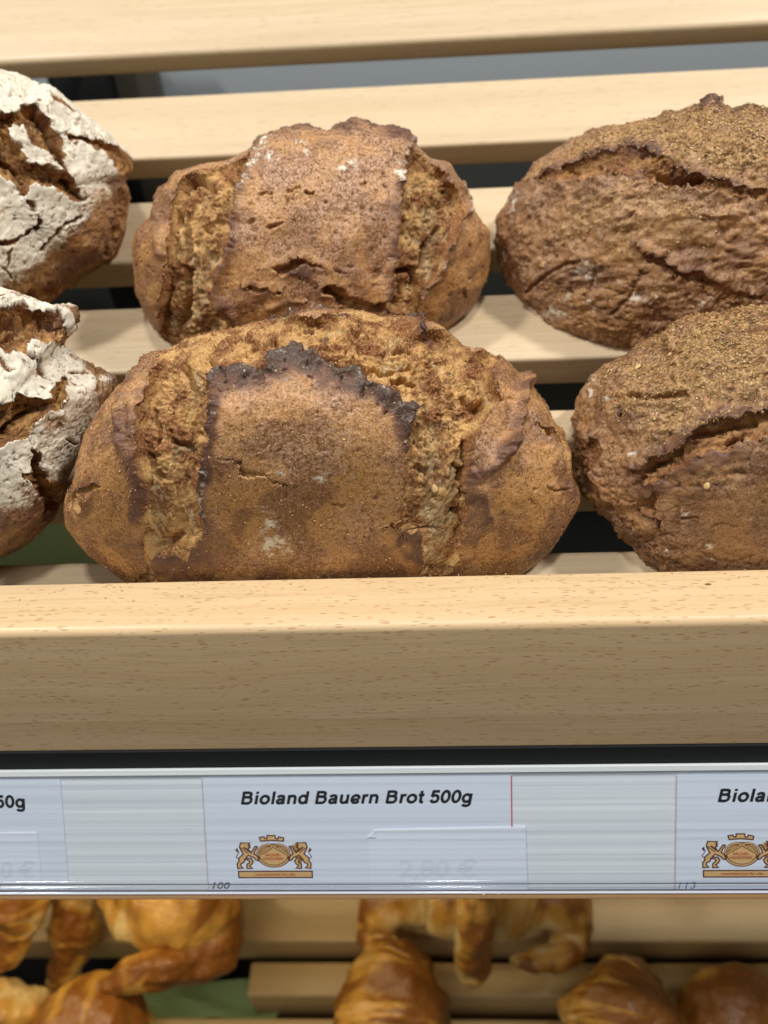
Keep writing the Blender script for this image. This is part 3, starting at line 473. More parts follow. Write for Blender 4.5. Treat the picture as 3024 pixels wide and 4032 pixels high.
'right_front': {"O":[0.13187,0.2377,1.2645],"e1":[0.91582,-0.3337,0.22341],"e2":[0.02673,0.60575,0.79521],"h":50,"hb":45,"prof":[[-176.4,69.9],[-173.2,67.6],[-168.4,65.8],[-163.4,62.3],[-155.7,59.3],[-145.8,55.6],[-137.5,55],[-130.7,55.4],[-106.8,56.8],[-80,56.9],[-51.8,61.3],[-21.5,59.9],[12.4,60.3],[43.5,63.9],[69.3,65.2],[89.5,60.4],[95.8,60.6],[104,61.2],[111.9,63.3],[117.6,64.9],[125,65.3],[133,67.3],[139.1,69.7],[145.2,72.6],[149.4,73.9],[155.5,74.9],[160.8,74.3],[165.6,73.4],[170.9,72.4],[178,70.7]],"crumb":[{"p":[[-42.2,-0.1],[-38.1,0.5],[-35.4,4.3],[-27.8,7.3],[-25.4,9.8],[-21.8,12.3],[-18.7,15.6],[-16,17.4],[-10.2,17.9],[-4.5,18.9],[1.3,20.4],[6.5,21],[6.7,11.6],[1.5,10.1],[-4.2,8.1],[-8,6.1],[-13.7,4.5],[-19.5,3.3],[-23.5,0.3],[-27.6,-1.4],[-31.9,-4.1],[-38.5,-5.5],[-40.8,-3.3]],"d":1.8},{"p":[[-51.8,16.1],[-48.4,19.7],[-43.3,22.5],[-41.4,22],[-42.2,20.2],[-46.8,17.7],[-50.7,15.6]],"d":2},{"p":[[-63,8.2],[-57,13.6],[-53.1,9.2],[-54.1,3.2],[-58.1,-2.5],[-61.9,-2.6],[-61.1,3.3]],"d":2.2},{"p":[[-42.1,-12.5],[-36.4,-9.5],[-33.2,-6.8],[-32.3,-8.1],[-32.1,-15.7],[-30.1,-22.6],[-32.5,-24.2],[-34.4,-18.2],[-39,-16.1]],"d":2.2}],"island":[],"ridge":[{"p":[[-42.6,0.3],[-38.5,1.2],[-35.9,5],[-28.2,7.9],[-25.8,10.5],[-22.2,12.9],[-19.1,16.3],[-16.4,18.1],[-10.2,18.5],[-4.5,19.6],[1.3,21]],"w":2.2,"h":1.6,"b":0.45,"f":0.1},{"p":[[-39,-6],[-31.9,-4.7],[-27.6,-2.3],[-23.5,-0.5],[-19.5,2.4],[-13.7,3.7],[-7.9,4.9]],"w":2.2,"h":0.9,"b":0.3,"f":0},{"p":[[-33.6,-6.3],[-29.7,-6.7],[-25.5,-8.4]],"w":2.5,"h":0.8,"b":0.3,"f":0.1},{"p":[[-69.5,32.2],[-64.8,37.8],[-57.7,43.1]],"w":1.5,"h":1,"b":0.3,"f":0.2}],"crack":[{"p":[[-44.1,26.8],[-37.1,25.1],[-30.6,26],[-24.3,25.7]],"w":1.1,"d":2.5},{"p":[[-25.2,-17.2],[-19.7,-17.2]],"w":0.9,"d":2},{"p":[[-15.3,-20],[-12.1,-19.2],[-7.4,-19.7]],"w":0.6,"d":1.5},{"p":[[-21.3,11],[-13.9,12.9],[-8.2,14.5],[-2.6,15.5]],"w":1.3,"d":3},{"p":[[-11,7.8],[-6.2,9.8]],"w":1.1,"d":2.5},{"p":[[-39.9,-5.1],[-37.1,-2.3]],"w":0.9,"d":2},{"p":[[-10.8,-1.8],[-4.8,-0.9]],"w":1,"d":1.5},{"p":[[-33,-17.6],[-32.3,-21.8]],"w":0.9,"d":2},{"p":[[-33.7,47.3],[-32.1,43.2],[-27.4,40.5]],"w":1.4,"d":2},{"p":[[-5.4,48.1],[0.7,46.9]],"w":1,"d":1.6},{"p":[[-37.1,-0.6],[-29.8,2.5],[-25.3,7.2]],"w":1,"d":2.5}],"pit":[[-59.9,2.3,0.8,1.8,2],[-65.9,7.8,0.7,0.7,1.5],[-9.5,-9.3,0.9,0.7,1.6],[1.4,-11.2,1,0.7,1.6],[-27.4,-33.9,0.8,1,1.6],[-35.7,-28.5,1.3,0.8,1.4],[-16.5,-12.1,0.4,0.3,1],[-51.4,-16,0.7,0.8,1.4],[-46.8,-19.1,1.8,1.1,1]],"flour":[[-60.9,29.7,1.6,6.7,0.75],[-51.5,27,1.7,1.7,0.4],[-17.3,-27.1,2.5,1.3,0.7],[-41.8,6,1.9,1.1,0.6],[-27.6,-8.4,1.7,1.2,0.4],[-4.4,-16.8,1.7,0.7,0.6],[-30.5,-30.3,1.7,1.1,0.4],[-23.5,-15.4,1.7,0.8,0.5],[-43.3,-23.8,0.9,0.7,0.6],[-15.7,-32,1.7,1.1,0.4],[1.1,-29.9,1.7,1,0.4],[-49.5,-4.3,0.7,0.7,0.7],[-70.4,24.9,1.5,1.9,0.4]],"burn":[[-13.7,46.4,1.3,1.3,0.8],[-9.9,43.5,3.4,0.9,0.8],[-29.7,41.3,2.6,1.3,0.7],[-27,40.4,1.7,0.6,0.7],[-19.2,37.7,1.7,0.7,0.7],[-15,33.7,1.1,1.1,0.5],[-12.2,32.6,2.1,1.3,0.4],[-6.4,43.2,1.1,1.1,0.8],[-27,28.3,3.4,1.1,0.4],[-0.3,31,2.5,1.7,0.5],[-9.8,2.8,4.5,2.5,0.4],[-13.9,-5.2,2.1,1.6,0.4],[-47,20.5,4.7,2.6,0.4],[-3.2,51.6,2.6,0.9,0.6]],"cream":[],"seed":[[-42.7,39.1],[-16.6,-5.4]],"floury":[],"branny":[[[-48.9,37.2],[-39.4,44.4],[-28.1,50.6],[-9.8,55],[2.3,55],[2.8,22.4],[-10.2,19.6],[-18,17.7],[-23.8,12.3],[-32.1,9.5],[-40.2,14.7],[-39.5,20],[-43.4,23.9],[-37.2,27.2],[-43.9,29.6]]]},
'left_rear': {"O":[-0.19649,0.36223,1.34113],"e1":[0.88651,0.42816,-0.17542],"e2":[0.03972,0.3073,0.95078],"h":46,"hb":45,"prof":[[-160,57.2],[-131,58.5],[-93.5,55.9],[-82.4,54.2],[-69.1,53.6],[-58.4,52.2],[-46.5,52.1],[-37.6,56.1],[-29.6,61.2],[-17.2,62.4],[-9.7,62.1],[-3.3,63.8],[1.9,63.3],[5.3,61.3],[8.7,68],[11.7,68.3],[17.1,65.7],[23.4,63.4],[29,60.7],[36.5,58.8],[42,57.6],[47.4,56.5],[51.9,55.5],[58.5,53.1],[61.9,53.7],[67.1,53.8],[73.4,52.8],[96.4,47.8],[136.4,44.8],[173.4,52.1]],"crumb":[{"p":[[11.2,30.9],[17.8,31.3],[18.6,33.1],[26.4,34.2],[26.7,30.9],[30.4,28.5],[32,24.9],[33.7,21.4],[34.8,14.6],[33.3,8.7],[35.7,6],[38,1.4],[40,-4],[36.4,-3.3],[29.7,-2.3],[26,0.9],[18.9,2.2],[16.3,0],[16.3,-2.7],[13.7,-4.5],[11.6,-1.3],[11,3.1],[6.7,5.7],[2.9,8.3],[3.5,23.7]],"d":4},{"p":[[28,45.5],[31.5,41.3],[36.6,38.3],[40.8,34.8],[44,31.2],[40.1,32.7],[35.7,35.1],[30.8,35],[31,39.5]],"d":3},{"p":[[34.7,24.2],[39.5,23.5],[44.6,23.9],[51.2,22.4],[58.5,20.2],[65.2,16.5],[68.1,12],[66.8,7.8],[56.5,5.4],[52.8,11],[49.1,16.1],[45,18.7],[40.9,20.8],[36.5,21]],"d":4.5},{"p":[[-6.9,-21.9],[2.5,-18.4],[8.5,-17.2],[15.4,-13.6],[17.3,-10.4],[18.7,-7.2],[20.7,-9.1],[20.6,-13.3],[17.8,-16.1],[11.4,-19.2],[4.7,-21.3],[1.9,-22.2]],"d":4},{"p":[[52.9,1],[58.5,3],[64.2,-2.6],[61.2,-13.3],[53.7,-30.5],[44.1,-30.3],[48.2,-19.8],[50.7,-7.3]],"d":2},{"p":[[8.5,-38.5],[18.5,-36.7],[24.7,-36.3],[27.9,-39.7],[32.5,-41.3],[27.7,-44.9],[19.4,-50.6],[12.3,-50.6],[3.5,-40.8]],"d":3}],"island":[[[13.3,23.6],[18.6,23.8],[20.4,19],[26.1,15.7],[28.7,12.2],[29.9,8.2],[26.1,10.3],[18,12.8],[17.4,17.2],[14.8,19.7]]],"ridge":[{"p":[[25.1,34.5],[27,30.5],[30.6,27.6],[32.6,23.1]],"w":1.2,"h":0.8,"b":0.5,"f":0},{"p":[[17.4,31.7],[11.3,31.3]],"w":1.2,"h":0.6,"b":0.6,"f":0},{"p":[[63.3,19],[68,13]],"w":1,"h":1.5,"b":0.5,"f":0.2},{"p":[[44,16.3],[47.6,14.1]],"w":2,"h":0.3,"b":0.45,"f":0}],"crack":[{"p":[[18.7,-23.3],[22.1,-19.1],[25.9,-15.8],[31.2,-11.6],[36,-9.6]],"w":1,"d":2.5},{"p":[[5.8,-22.8],[4.4,-27.5],[2.8,-29.9]],"w":0.7,"d":1.5},{"p":[[1.7,-28.9],[4.1,-33.5]],"w":0.7,"d":1.2},{"p":[[31.7,4.6],[35.5,0.9],[39,-2.3]],"w":2,"d":3},{"p":[[24.5,31.2],[26.2,26.4],[30.1,17.6],[32.8,11.4]],"w":1.6,"d":3},{"p":[[7.8,12.2],[12.6,7.1]],"w":1.6,"d":3},{"p":[[10.9,29.1],[17.5,29.9]],"w":1.6,"d":3},{"p":[[49.7,-11.2],[47.8,-18.2],[44.4,-26.3]],"w":1.2,"d":2}],"pit":[[17.7,-5.2,1.4,1.9,2.5]],"flour":[[22.7,-30.6,2.4,1.9,0.3],[27.9,-23.2,2.9,1.9,0.3]],"burn":[[49.1,4.8,7.4,4.9,0.25]],"cream":[],"seed":[],"floury":[[[-24.4,51.6],[29.6,52.1],[61.3,28],[70.5,15.6],[56.1,13],[53.6,7.2],[47.1,-0.5],[43.2,-5.2],[36.2,-11.8],[25.2,-21.1],[13.6,-29.5],[-0.7,-37.3],[-45,-46.5]]],"branny":[]},
'left_front': {"O":[-0.17425,0.24562,1.28742],"e1":[0.8602,0.40582,-0.30882],"e2":[0.02885,0.56588,0.82398],"h":48,"hb":45,"prof":[[-160.9,54.7],[-129.4,65.7],[-106.8,63.3],[-80.4,49.1],[-73.9,47.9],[-58.4,45.1],[-40.9,42.1],[-29.6,38.8],[-16.3,38.7],[-3.5,40.7],[6,46],[12.8,52.7],[17.5,57.8],[22.7,59.7],[27.1,56.4],[31.1,53.7],[38.2,50.7],[45,49.3],[46.7,53.3],[46.7,58],[49.6,61.2],[53.1,62.4],[59,57.9],[69,56],[76.5,55.8],[114.1,50.5],[158.4,48.5]],"crumb":[{"p":[[2.9,40.6],[11.6,42],[14.4,43.7],[19.1,45],[25.7,44.6],[31,42.5],[33.6,38.6],[33.8,36.1],[31.1,32.5],[26.8,30.8],[22.8,32.4],[20.4,30.2],[18.8,27.6],[16.5,26],[13.1,25.8],[10.5,26.7],[2.2,27.2]],"d":5},{"p":[[-0.9,4.9],[9.6,9.2],[13.7,13],[18.5,13.2],[22,12.3],[24.7,11.9],[27.3,15.5],[29,19.1],[31.7,20.8],[33.7,21],[32.4,15.2],[31.2,11.1],[30.2,7.2],[25.8,6.6],[24.4,4.7],[21.2,4.6],[19.7,1.3],[18.1,-1.2],[17.3,-3.1],[13.3,-4],[8.9,-5.4],[-1.4,-4.3]],"d":3.5},{"p":[[15.2,-13.7],[18,-10.9],[18.6,-4.5],[21.4,-6.1],[22.7,-11.6],[24.6,-17.3],[28.5,-19.4],[31.8,-29.1],[22.3,-31.8],[21.1,-27],[17.7,-22.4],[17.3,-18.2],[14.6,-18.1]],"d":4.5},{"p":[[12.3,49.9],[15,49.1],[16.4,45.8],[14.1,45.4],[12,47.2]],"d":2}],"island":[],"ridge":[{"p":[[7.2,41.8],[14.4,44.3],[19.2,45.7],[25.8,45.4],[31.1,43.4],[34.3,40.3]],"w":1.8,"h":3,"b":0.9,"f":0},{"p":[[38.1,50.5],[40.3,46.8],[40.2,42.9]],"w":1.5,"h":2.5,"b":0.9,"f":0.1},{"p":[[13.7,13.3],[18.5,13.4],[22,12.6]],"w":1.2,"h":0.5,"b":0.5,"f":0},{"p":[[9.8,-5.8],[13.3,-4.2],[17.3,-3.6]],"w":1.6,"h":0.5,"b":0.5,"f":0.2}],"crack":[{"p":[[18.8,27.6],[21.3,25.3],[23.3,22.8],[24.9,19.9]],"w":1.4,"d":2.8},{"p":[[31.5,-3],[35.8,-4.4]],"w":0.9,"d":1.5},{"p":[[26.2,28.3],[30,26.5],[32.7,24.7]],"w":0.7,"d":1.5},{"p":[[10.4,23.8],[12.4,21.5]],"w":1.4,"d":2},{"p":[[34.2,21],[36.5,22.8],[40.5,21.5]],"w":0.8,"d":1.5},{"p":[[10,-0.2],[14.5,4.5],[19,7]],"w":2,"d":3.5},{"p":[[10.9,32.6],[17.6,34.1],[24.3,34.6]],"w":1.6,"d":2.5},{"p":[[11.2,37.1],[20.3,39.1],[29.5,38.8]],"w":2,"d":2.5},{"p":[[19,-7.5],[21.7,-14.5],[24.6,-23.1]],"w":2.2,"d":4},{"p":[[46.8,27.6],[42.8,15.8]],"w":1.2,"d":1.5}],"pit":[],"flour":[[48,20.5,3.5,3,0.9],[45.7,14.4,2.5,2.5,0.5],[34.4,18.9,1.9,1.4,0.3]],"burn":[[11.3,-9.7,5.6,2.8,0.55],[11.6,-31.8,9.6,5.8,0.5],[29.5,38.8,5.8,2.9,0.5],[11.3,38.7,12,1.9,0.45],[13.9,25.9,4.7,1.2,0.5],[14.9,-22.1,5.7,2.8,0.4]],"cream":[],"seed":[],"floury":[[[-27.3,57.9],[13.3,56],[30.4,51],[38.6,51.1],[33.9,41.3],[38.7,38.4],[39.6,26.6],[41.1,23.8],[42.8,13.2],[43.7,5.7],[41.3,-2.5],[37.8,-11],[30.4,-17],[23.6,-16.7],[18.7,-19.4],[15.8,-26.3],[10.8,-25.9],[-28.6,-26.9]]],"branny":[]}}
CROISSANTS = {
'mid': [[[-0.0109,0.2,0.8824,0.002],[-0.019,0.2008,0.8839,0.0061],[-0.0295,0.2082,0.8778,0.0098],[-0.0382,0.2208,0.8779,0.0132],[-0.0304,0.2319,0.8903,0.0179],[-0.0103,0.2442,0.888,0.0279],[0.0144,0.2468,0.8893,0.0354],[0.0337,0.2478,0.8892,0.0376],[0.053,0.2475,0.8874,0.0354],[0.0765,0.2444,0.8822,0.029],[0.0947,0.2322,0.882,0.02],[0.0981,0.2186,0.8735,0.0136],[0.0883,0.2057,0.8745,0.0113],[0.0721,0.2005,0.8772,0.0086],[0.06,0.2006,0.8782,0.0051],[0.0539,0.2009,0.8789,0.002]],[[0.031,0.2253,0.9633,0.0085],[0.0296,0.2078,0.9505,0.0114],[0.029,0.1977,0.931,0.0117],[0.0282,0.1905,0.9071,0.0114],[0.0281,0.1905,0.8916,0.0103],[0.0282,0.1916,0.8852,0.006]]],
'left_big': [[[-0.2149,0.1717,0.9096,0.0026],[-0.2034,0.1747,0.9124,0.007],[-0.1883,0.179,0.9164,0.0097],[-0.1689,0.1822,0.9188,0.0114],[-0.1535,0.1886,0.9098,0.0134],[-0.1445,0.1979,0.9047,0.0164],[-0.1442,0.2103,0.9038,0.0205],[-0.1523,0.2174,0.9127,0.027],[-0.167,0.2231,0.9205,0.0326],[-0.189,0.232,0.917,0.0313],[-0.2077,0.2436,0.9165,0.0242],[-0.218,0.2595,0.9204,0.0118]]],
'left_edge': [[[-0.294,0.1894,0.8896,0.0019],[-0.2877,0.1943,0.895,0.0068],[-0.2818,0.2017,0.9033,0.0099],[-0.2772,0.2098,0.9125,0.0143],[-0.2768,0.2199,0.9243,0.0199],[-0.2795,0.2299,0.9363,0.0205],[-0.2854,0.2378,0.946,0.0124]]],
'left_shade': [[[-0.2706,0.1947,0.8479,0.0039],[-0.2652,0.199,0.8526,0.0092],[-0.2596,0.2064,0.8609,0.0125],[-0.2547,0.2163,0.8721,0.0151],[-0.2523,0.2269,0.8845,0.0164],[-0.2532,0.2376,0.8971,0.0164],[-0.2555,0.246,0.9072,0.0099]]],
'bottom_orange': [[[-0.2461,0.1628,0.8705,0.0037],[-0.2581,0.1658,0.8748,0.0134],[-0.2679,0.163,0.8877,0.0197],[-0.2829,0.162,0.8875,0.0239],[-0.2979,0.1586,0.8846,0.0209],[-0.31,0.1545,0.8806,0.009]]],
'bottom_dark': [[[-0.2526,0.1467,0.8829,0.0117],[-0.2384,0.1519,0.888,0.0234],[-0.2231,0.1544,0.8899,0.0304],[-0.2073,0.1532,0.8874,0.0304],[-0.1929,0.1489,0.8814,0.0222],[-0.1843,0.1442,0.8752,0.0088]]],
'bottom_mid': [[[-0.0194,0.2013,0.8691,0.0072],[-0.0207,0.1945,0.8767,0.0233],[-0.023,0.1843,0.8802,0.0318],[-0.0239,0.1724,0.8818,0.0351],[-0.0248,0.1578,0.8801,0.0368],[-0.0256,0.1431,0.8782,0.0262]]],
'bottom_right': [[[0.1401,0.2069,0.8645,0.0017],[0.1364,0.1982,0.8701,0.0115],[0.1319,0.1879,0.8737,0.0218],[0.1274,0.1767,0.8763,0.0303],[0.1229,0.1638,0.8768,0.0386],[0.1188,0.1492,0.8754,0.0299]]],
'bottom_corner': [[[0.1679,0.1674,0.8471,0.0067],[0.1807,0.1747,0.8547,0.0192],[0.1975,0.1777,0.8571,0.0259],[0.2165,0.1743,0.8518,0.0259],[0.2346,0.166,0.8407,0.0167]]]}


# ------------------------------------------------------------------ loaves of bread
PLANE_P = Vector((0, 0.3109, 1.45 - 0.1758))
PLANE_N = Vector((0, -math.sin(math.radians(22)), math.cos(math.radians(22))))


def build_loaf(key, N, mat, style, seed):
    L = LOAVES[key]
    O = np.array(L['O'])
    e1, e2 = np.array(L['e1']), np.array(L['e2'])
    e3 = np.cross(e1, e2)
    kf = 0.86
    s = np.linspace(-1, 1, N)
    S, T = np.meshgrid(s, s, indexing='ij')
    k = np.maximum(np.abs(S), np.abs(T))
    kk = np.where(k < 1e-9, 1e-9, k)
    big = np.abs(S) >= np.abs(T)
    with np.errstate(divide='ignore', invalid='ignore'):
        ph = np.where(big, np.pi / 4 * (T / np.where(S == 0, 1e-9, S)), np.pi / 2 - np.pi / 4 * (S / np.where(T == 0, 1e-9, T)))
    ph = np.where((big & (S < 0)) | (~big & (T < 0)), ph + np.pi, ph)
    th = np.where(k < kf, np.pi / 2 * (k / kf) ** 0.94, np.pi / 2 + np.pi / 2 * (k - kf) / (1 - kf))
    r = np.sin(np.clip(th, 0, np.pi)) ** 0.85
    Hc = np.cos(th)
    H = np.where(Hc > 0, L['h'] * np.abs(Hc) ** 0.9, -L['hb'] * np.abs(Hc) ** 0.7)
    pr = np.array(L['prof'])
    aa = np.radians(np.r_[pr[:, 0] - 360, pr[:, 0], pr[:, 0] + 360])
    rr = np.r_[pr[:, 1], pr[:, 1], pr[:, 1]]
    fine = np.linspace(-np.pi, np.pi, 1441)[:-1]
    rf = np.interp(fine, aa, rr)
    ker = np.exp(-0.5 * (np.arange(-12, 13) / 4.0) ** 2)
    ker /= ker.sum()
    rf = np.convolve(np.r_[rf[-12:], rf, rf[:12]], ker, 'valid')
    ph = (ph + np.pi) % (2 * np.pi) - np.pi
    rho = np.interp(ph, np.r_[fine, np.pi], np.r_[rf, rf[0]])
    x, y = rho * r * np.cos(ph), rho * r * np.sin(ph)
    P0 = np.stack([x, y, H], -1)
    # base normals
    du = np.gradient(P0, axis=0)
    dv = np.gradient(P0, axis=1)
    n = np.cross(du, dv)
    ln = np.linalg.norm(n, axis=-1, keepdims=True)
    rad = P0 / (np.linalg.norm(P0, axis=-1, keepdims=True) + 1e-9)
    n = np.where(ln > 1e-6, n / np.maximum(ln, 1e-9), rad)
    n = np.where((n * rad).sum(-1, keepdims=True) < 0, -n, n)
    n = n.reshape(-1, 3)
    p = P0.reshape(-1, 3)
    front = (1 - sstep(kf, kf + 0.05, k.reshape(-1)))
    pn = p + seed * 31.7
    # ragged edges: warp the plan before measuring distances
    q = p[:, :2].copy()
    wa = 1.0
    q[:, 0] += wa * (0.9 * noise(pn / 6.0, 1) + 0.55 * noise(pn / 2.2, 2) + 0.32 * noise(pn / 0.95, 3))
    q[:, 1] += wa * (0.9 * noise(pn / 6.0, 4) + 0.55 * noise(pn / 2.2, 5) + 0.32 * noise(pn / 0.95, 6))
    nv = len(p)
    sd = np.full(nv, 1e3)
    gv = np.zeros((nv, 2))
    depth = np.zeros(nv)
    for c in L['crumb']:
        d, vec, ins = seg_dist(q, c['p'], True, 14)
        sg = np.where(ins, -d, d)
        better = sg < sd
        sd = np.where(better, sg, sd)
        gv[better] = vec[better]
        depth = np.where(better, c['d'], depth)
    for isl in L['island']:
        d, vec, ins = seg_dist(q, isl, True, 14)
        sg = np.where(ins, -d, d)
        sd = np.maximum(sd, -sg)
    sd = np.where(front > 0.01, sd, 1e3)
    gn = gv / (np.linalg.norm(gv, axis=1, keepdims=True) + 1e-6) * np.where(sd > 0, 1.0, -1.0)[:, None]
    near = np.abs(sd) < 500
    sd0 = np.where(near, sd - 0.85 * ((q - p[:, :2]) * gn).sum(1), sd)
    crumb = sstep(0.25, -0.35, sd)
    inner = sstep(0.2, 4.2, -sd0)
    edge_r = sstep(1.0, 0.86, r.reshape(-1))
    # crust relief
    crust = 1.35 * fbm(pn / 24, 2, 11) + 0.55 * fbm(pn / 8, 2, 14) + (0.17 if style == 'farmer' else 0.30) * fbm(pn / 2.2, 2, 17) + (0.085 if style == 'farmer' else 0.17) * noise(pn / 0.9, 18)
    pores = noise(pn / 2.6, 19) + 0.5 * noise(pn / 1.2, 20)
    pmask = sstep(0.62, 0.85, pores) if style != 'rye' else sstep(0.48, 0.75, pores)
    crust -= 0.9 * pmask
    if style == 'rye':
        lump = fbm(pn * np.array([1 / 13., 1 / 7., 1 / 9.]), 3, 21)
        crust += 1.3 * lump + 0.75 * fbm(pn / 3.2, 2, 24) + 0.25 * noise(pn / 1.3, 25)
        gash = np.abs(fbm(pn * np.array([1 / 26., 1 / 10., 1 / 14.]), 2, 26))
        crust -= 0.9 * sstep(0.05, 0.0, gash) * sstep(0.1, 0.5, noise(pn / 17, 27))
    if style == 'floury':
        crust += 0.30 * fbm(pn / 3.2, 2, 31) + 0.16 * noise(pn / 1.5, 33)
    # crumb relief (only where the crust is torn): strata run along the tear, clumps and pores over them
    ci = np.where(sd < 1.5)[0]
    pc = pn[ci]
    er = edge_r[ci]
    rp = np.hypot(p[ci, 0], p[ci, 1]) + 1e-6
    ap = np.arctan2(p[ci, 1], p[ci, 0])
    st = np.stack([rp / 1.9, ap * 52 / 13.0, p[ci, 2] / 5.0], -1) + seed * 7.7
    st[:, 0] += 0.8 * noise(pc / 6, 41) + 0.22 * noise(pc / 1.6, 40)
    ridg = (1 - np.abs(noise(st, 42)) * 1.9) * 0.7 + (1 - np.abs(noise(st * np.array([2.1, 2.0, 2.0]), 39)) * 1.9) * 0.4
    clump = np.abs(noise(pc / 2.4, 43)) * 1.5 + np.abs(noise(pc / 1.25, 46)) * 0.95
    fine_ = noise(pc / 0.75, 47)
    rg_ = ((2.3 - 0.3 * er) * (ridg - 0.5) + 1.5 * fbm(pc / 7.0, 2, 44)
           - 1.6 * sstep(0.09, 0.0, np.abs(noise(pc / 7.0, 58) + 0.3 * noise(pc / 1.8, 59))) * sstep(-0.2, 0.3, noise(pc / 12, 60))
           + er * ((0.55 + 1.1 * sstep(-0.35, 0.45, noise(pc / 8.0, 87))) * 0.55 * (clump - 0.75) + 0.45 * fine_)) * (0.35 + 0.65 * er)
    cell = noise(pc / 3.0, 48) + 0.6 * noise(pc / 1.5, 49)
    hl_ = sstep(0.42, 0.80, cell)
    rough = np.zeros(nv)
    rough[ci] = rg_
    holes = np.zeros(nv)
    holes[ci] = hl_
    sink = np.zeros(nv)               # the tear itself sinks along the loaf's axis, its roughness along the normal
    sink[ci] = -1.7 * depth[ci] * (0.25 + 0.75 * inner[ci]) * sstep(0.3, -1.4, sd0[ci] + 0.25 * (sd[ci] - sd0[ci])) * (0.4 + 0.6 * er)
    ch = (rg_ * (0.55 + 0.45 * inner[ci])
          - (1.9 * hl_ + 1.0 * sstep(0.35, 0.70, noise(pc / 1.4, 50) + 0.3 * noise(pc / 4, 56))) * sstep(0.0, 1.5, -sd0[ci]) * er)
    crumb_h = np.zeros(nv)
    crumb_h[ci] = ch
    h = crust * (1 - crumb) + (0.4 * crust + crumb_h) * crumb
    # lips round the tears
    lip = np.exp(-(np.maximum(sd0, 0) / 2.4) ** 2) * (sd > 0) * front * (0.4 + 0.6 * edge_r)
    h += {'farmer': 0.75, 'rye': 0.35, 'floury': 0.6}[style] * lip
    burn = 0.10 * lip
    flour = np.zeros(nv)
    lat = np.zeros((nv, 2))
    burn += 0.35 * pmask * (1 - crumb) + 0.24 * sstep(0.25, 0.75, fbm(pn / 16, 3, 83)) * (1 - crumb)
    burn += 0.30 * np.exp(-np.maximum(sd0, 0) / 3.2) * (sd0 < 60) * front * (1 - crumb) * (0.6 + 0.8 * noise(pn / 5, 84))
    for rd in L['ridge']:
        d, vec, _ = seg_dist(q, rd['p'], False, rd['w'] * 7)
        w = np.exp(-(d / rd['w']) ** 2) * front
        rag = 0.85 + 0.40 * noise(pn / 5.5, 51) + 0.16 * noise(pn / 1.8, 52)
        keep = 1 - crumb * 0.75
        h += rd['h'] * w * np.clip(rag, 0.1, 2.0) * keep
        # the burn fades out into the crust behind the rim
        wb = (0.72 * np.exp(-(d / (rd['w'] * 1.05)) ** 2) + 0.34 * np.exp(-(d / (rd['w'] * 2.8)) ** 2)) * front
        burn += rd['b'] * wb * np.clip(0.9 + 0.5 * noise(pn / 4.0, 53), 0.3, 1.3) * (1 - 0.35 * crumb)
        flour += rd['f'] * np.exp(-(d / (0.45 * rd['w'] + 0.35)) ** 2) * front * sstep(-0.25, 0.5, noise(pn / 2.6, 54) + 0.6 * noise(pn / 0.9, 55) + (rd['f'] - 0.5))
    # the lip leans over the tear
    gl = np.linalg.norm(gv, axis=1, keepdims=True) + 1e-6
    lean = (lip * np.clip(0.7 + 1.1 * noise(pn / 4.0, 57), 0, 2))[:, None]
    lat -= gv / gl * 1.7 * lean
    deep_extra = np.zeros(nv)
    for c in L['crack']:
        d, vec, _ = seg_dist(q, c['p'], False, c['w'] * 4 + 2)
        w = sstep(c['w'] * 1.0, c['w'] * 0.25, d) * front
        h -= c['d'] * w * (1 + 0.9 * crumb)
        crumb = np.maximum(crumb, 0.75 * w * (1 if c['w'] > 0.5 else 0.5))
        deep_extra += 0.1 * w
        h += 0.25 * np.exp(-((d - c['w'] * 1.5) / 0.8) ** 2) * front * (1 - crumb)
    for (px, py, rx, ry, dp) in L['pit']:
        d = np.hypot((q[:, 0] - px) / max(rx, 0.35), (q[:, 1] - py) / max(ry, 0.35))
        w = sstep(1.15, 0.75, d) * front
        h -= dp * w
        crumb = np.maximum(crumb, 0.8 * w)
    for (px, py, rx, ry, am) in L['flour']:
        d = np.hypot((q[:, 0] - px) / rx, (q[:, 1] - py) / ry)
        w = np.exp(-d ** 2) * front
        flour += (1.5 if style == 'rye' else 1.15) * am * w * sstep(-0.6, 0.6, noise(pn / 3.5, 61) + 0.6 * noise(pn / 1.2, 62))
    for (px, py, rx, ry, am) in L['burn']:
        d = np.hypot((q[:, 0] - px) / rx, (q[:, 1] - py) / ry)
        burn += am * np.exp(-d ** 2) * front * np.clip(0.8 + 1.0 * noise(pn / 3.5, 63), 0, 1.6)
    creamy = np.zeros(nv)
    for (px, py, rx, ry, am) in L['cream']:
        d = np.hypot((q[:, 0] - px) / rx, (q[:, 1] - py) / ry)
        creamy += am * np.exp(-d ** 2) * np.clip(0.9 + 0.8 * noise(pn / 4, 82), 0, 1.5)
    for fp in L['floury']:
        d, vec, ins = seg_dist(q, fp, True, 30)
        sg = np.where(ins, -d, d)
        m_ = sstep(4.0, -3.0, sg + 2.5 * noise(pn / 7, 64)) * front
        crk = np.abs(noise(pn / 4.5, 65) + 0.5 * noise(pn / 2.0, 66))
        thin = sstep(0.9, 0.3, fbm(pn / 11, 2, 67))
        line = sstep(0.075, 0.015, crk) * sstep(0.0, 0.5, noise(pn / 9, 68) + 0.15)
        grain_ = noise(pn / 1.15, 85) + 0.7 * noise(pn / 2.6, 86)
        f_ = m_ * (0.40 + 0.60 * thin) * (1 - 0.8 * line) * (1 - 0.55 * sstep(0.30, 0.75, grain_))
        f_ *= 1 - 0.5 * sstep(0.45, 0.75, pores)
        flour = np.maximum(flour, f_ * (1 - crumb))
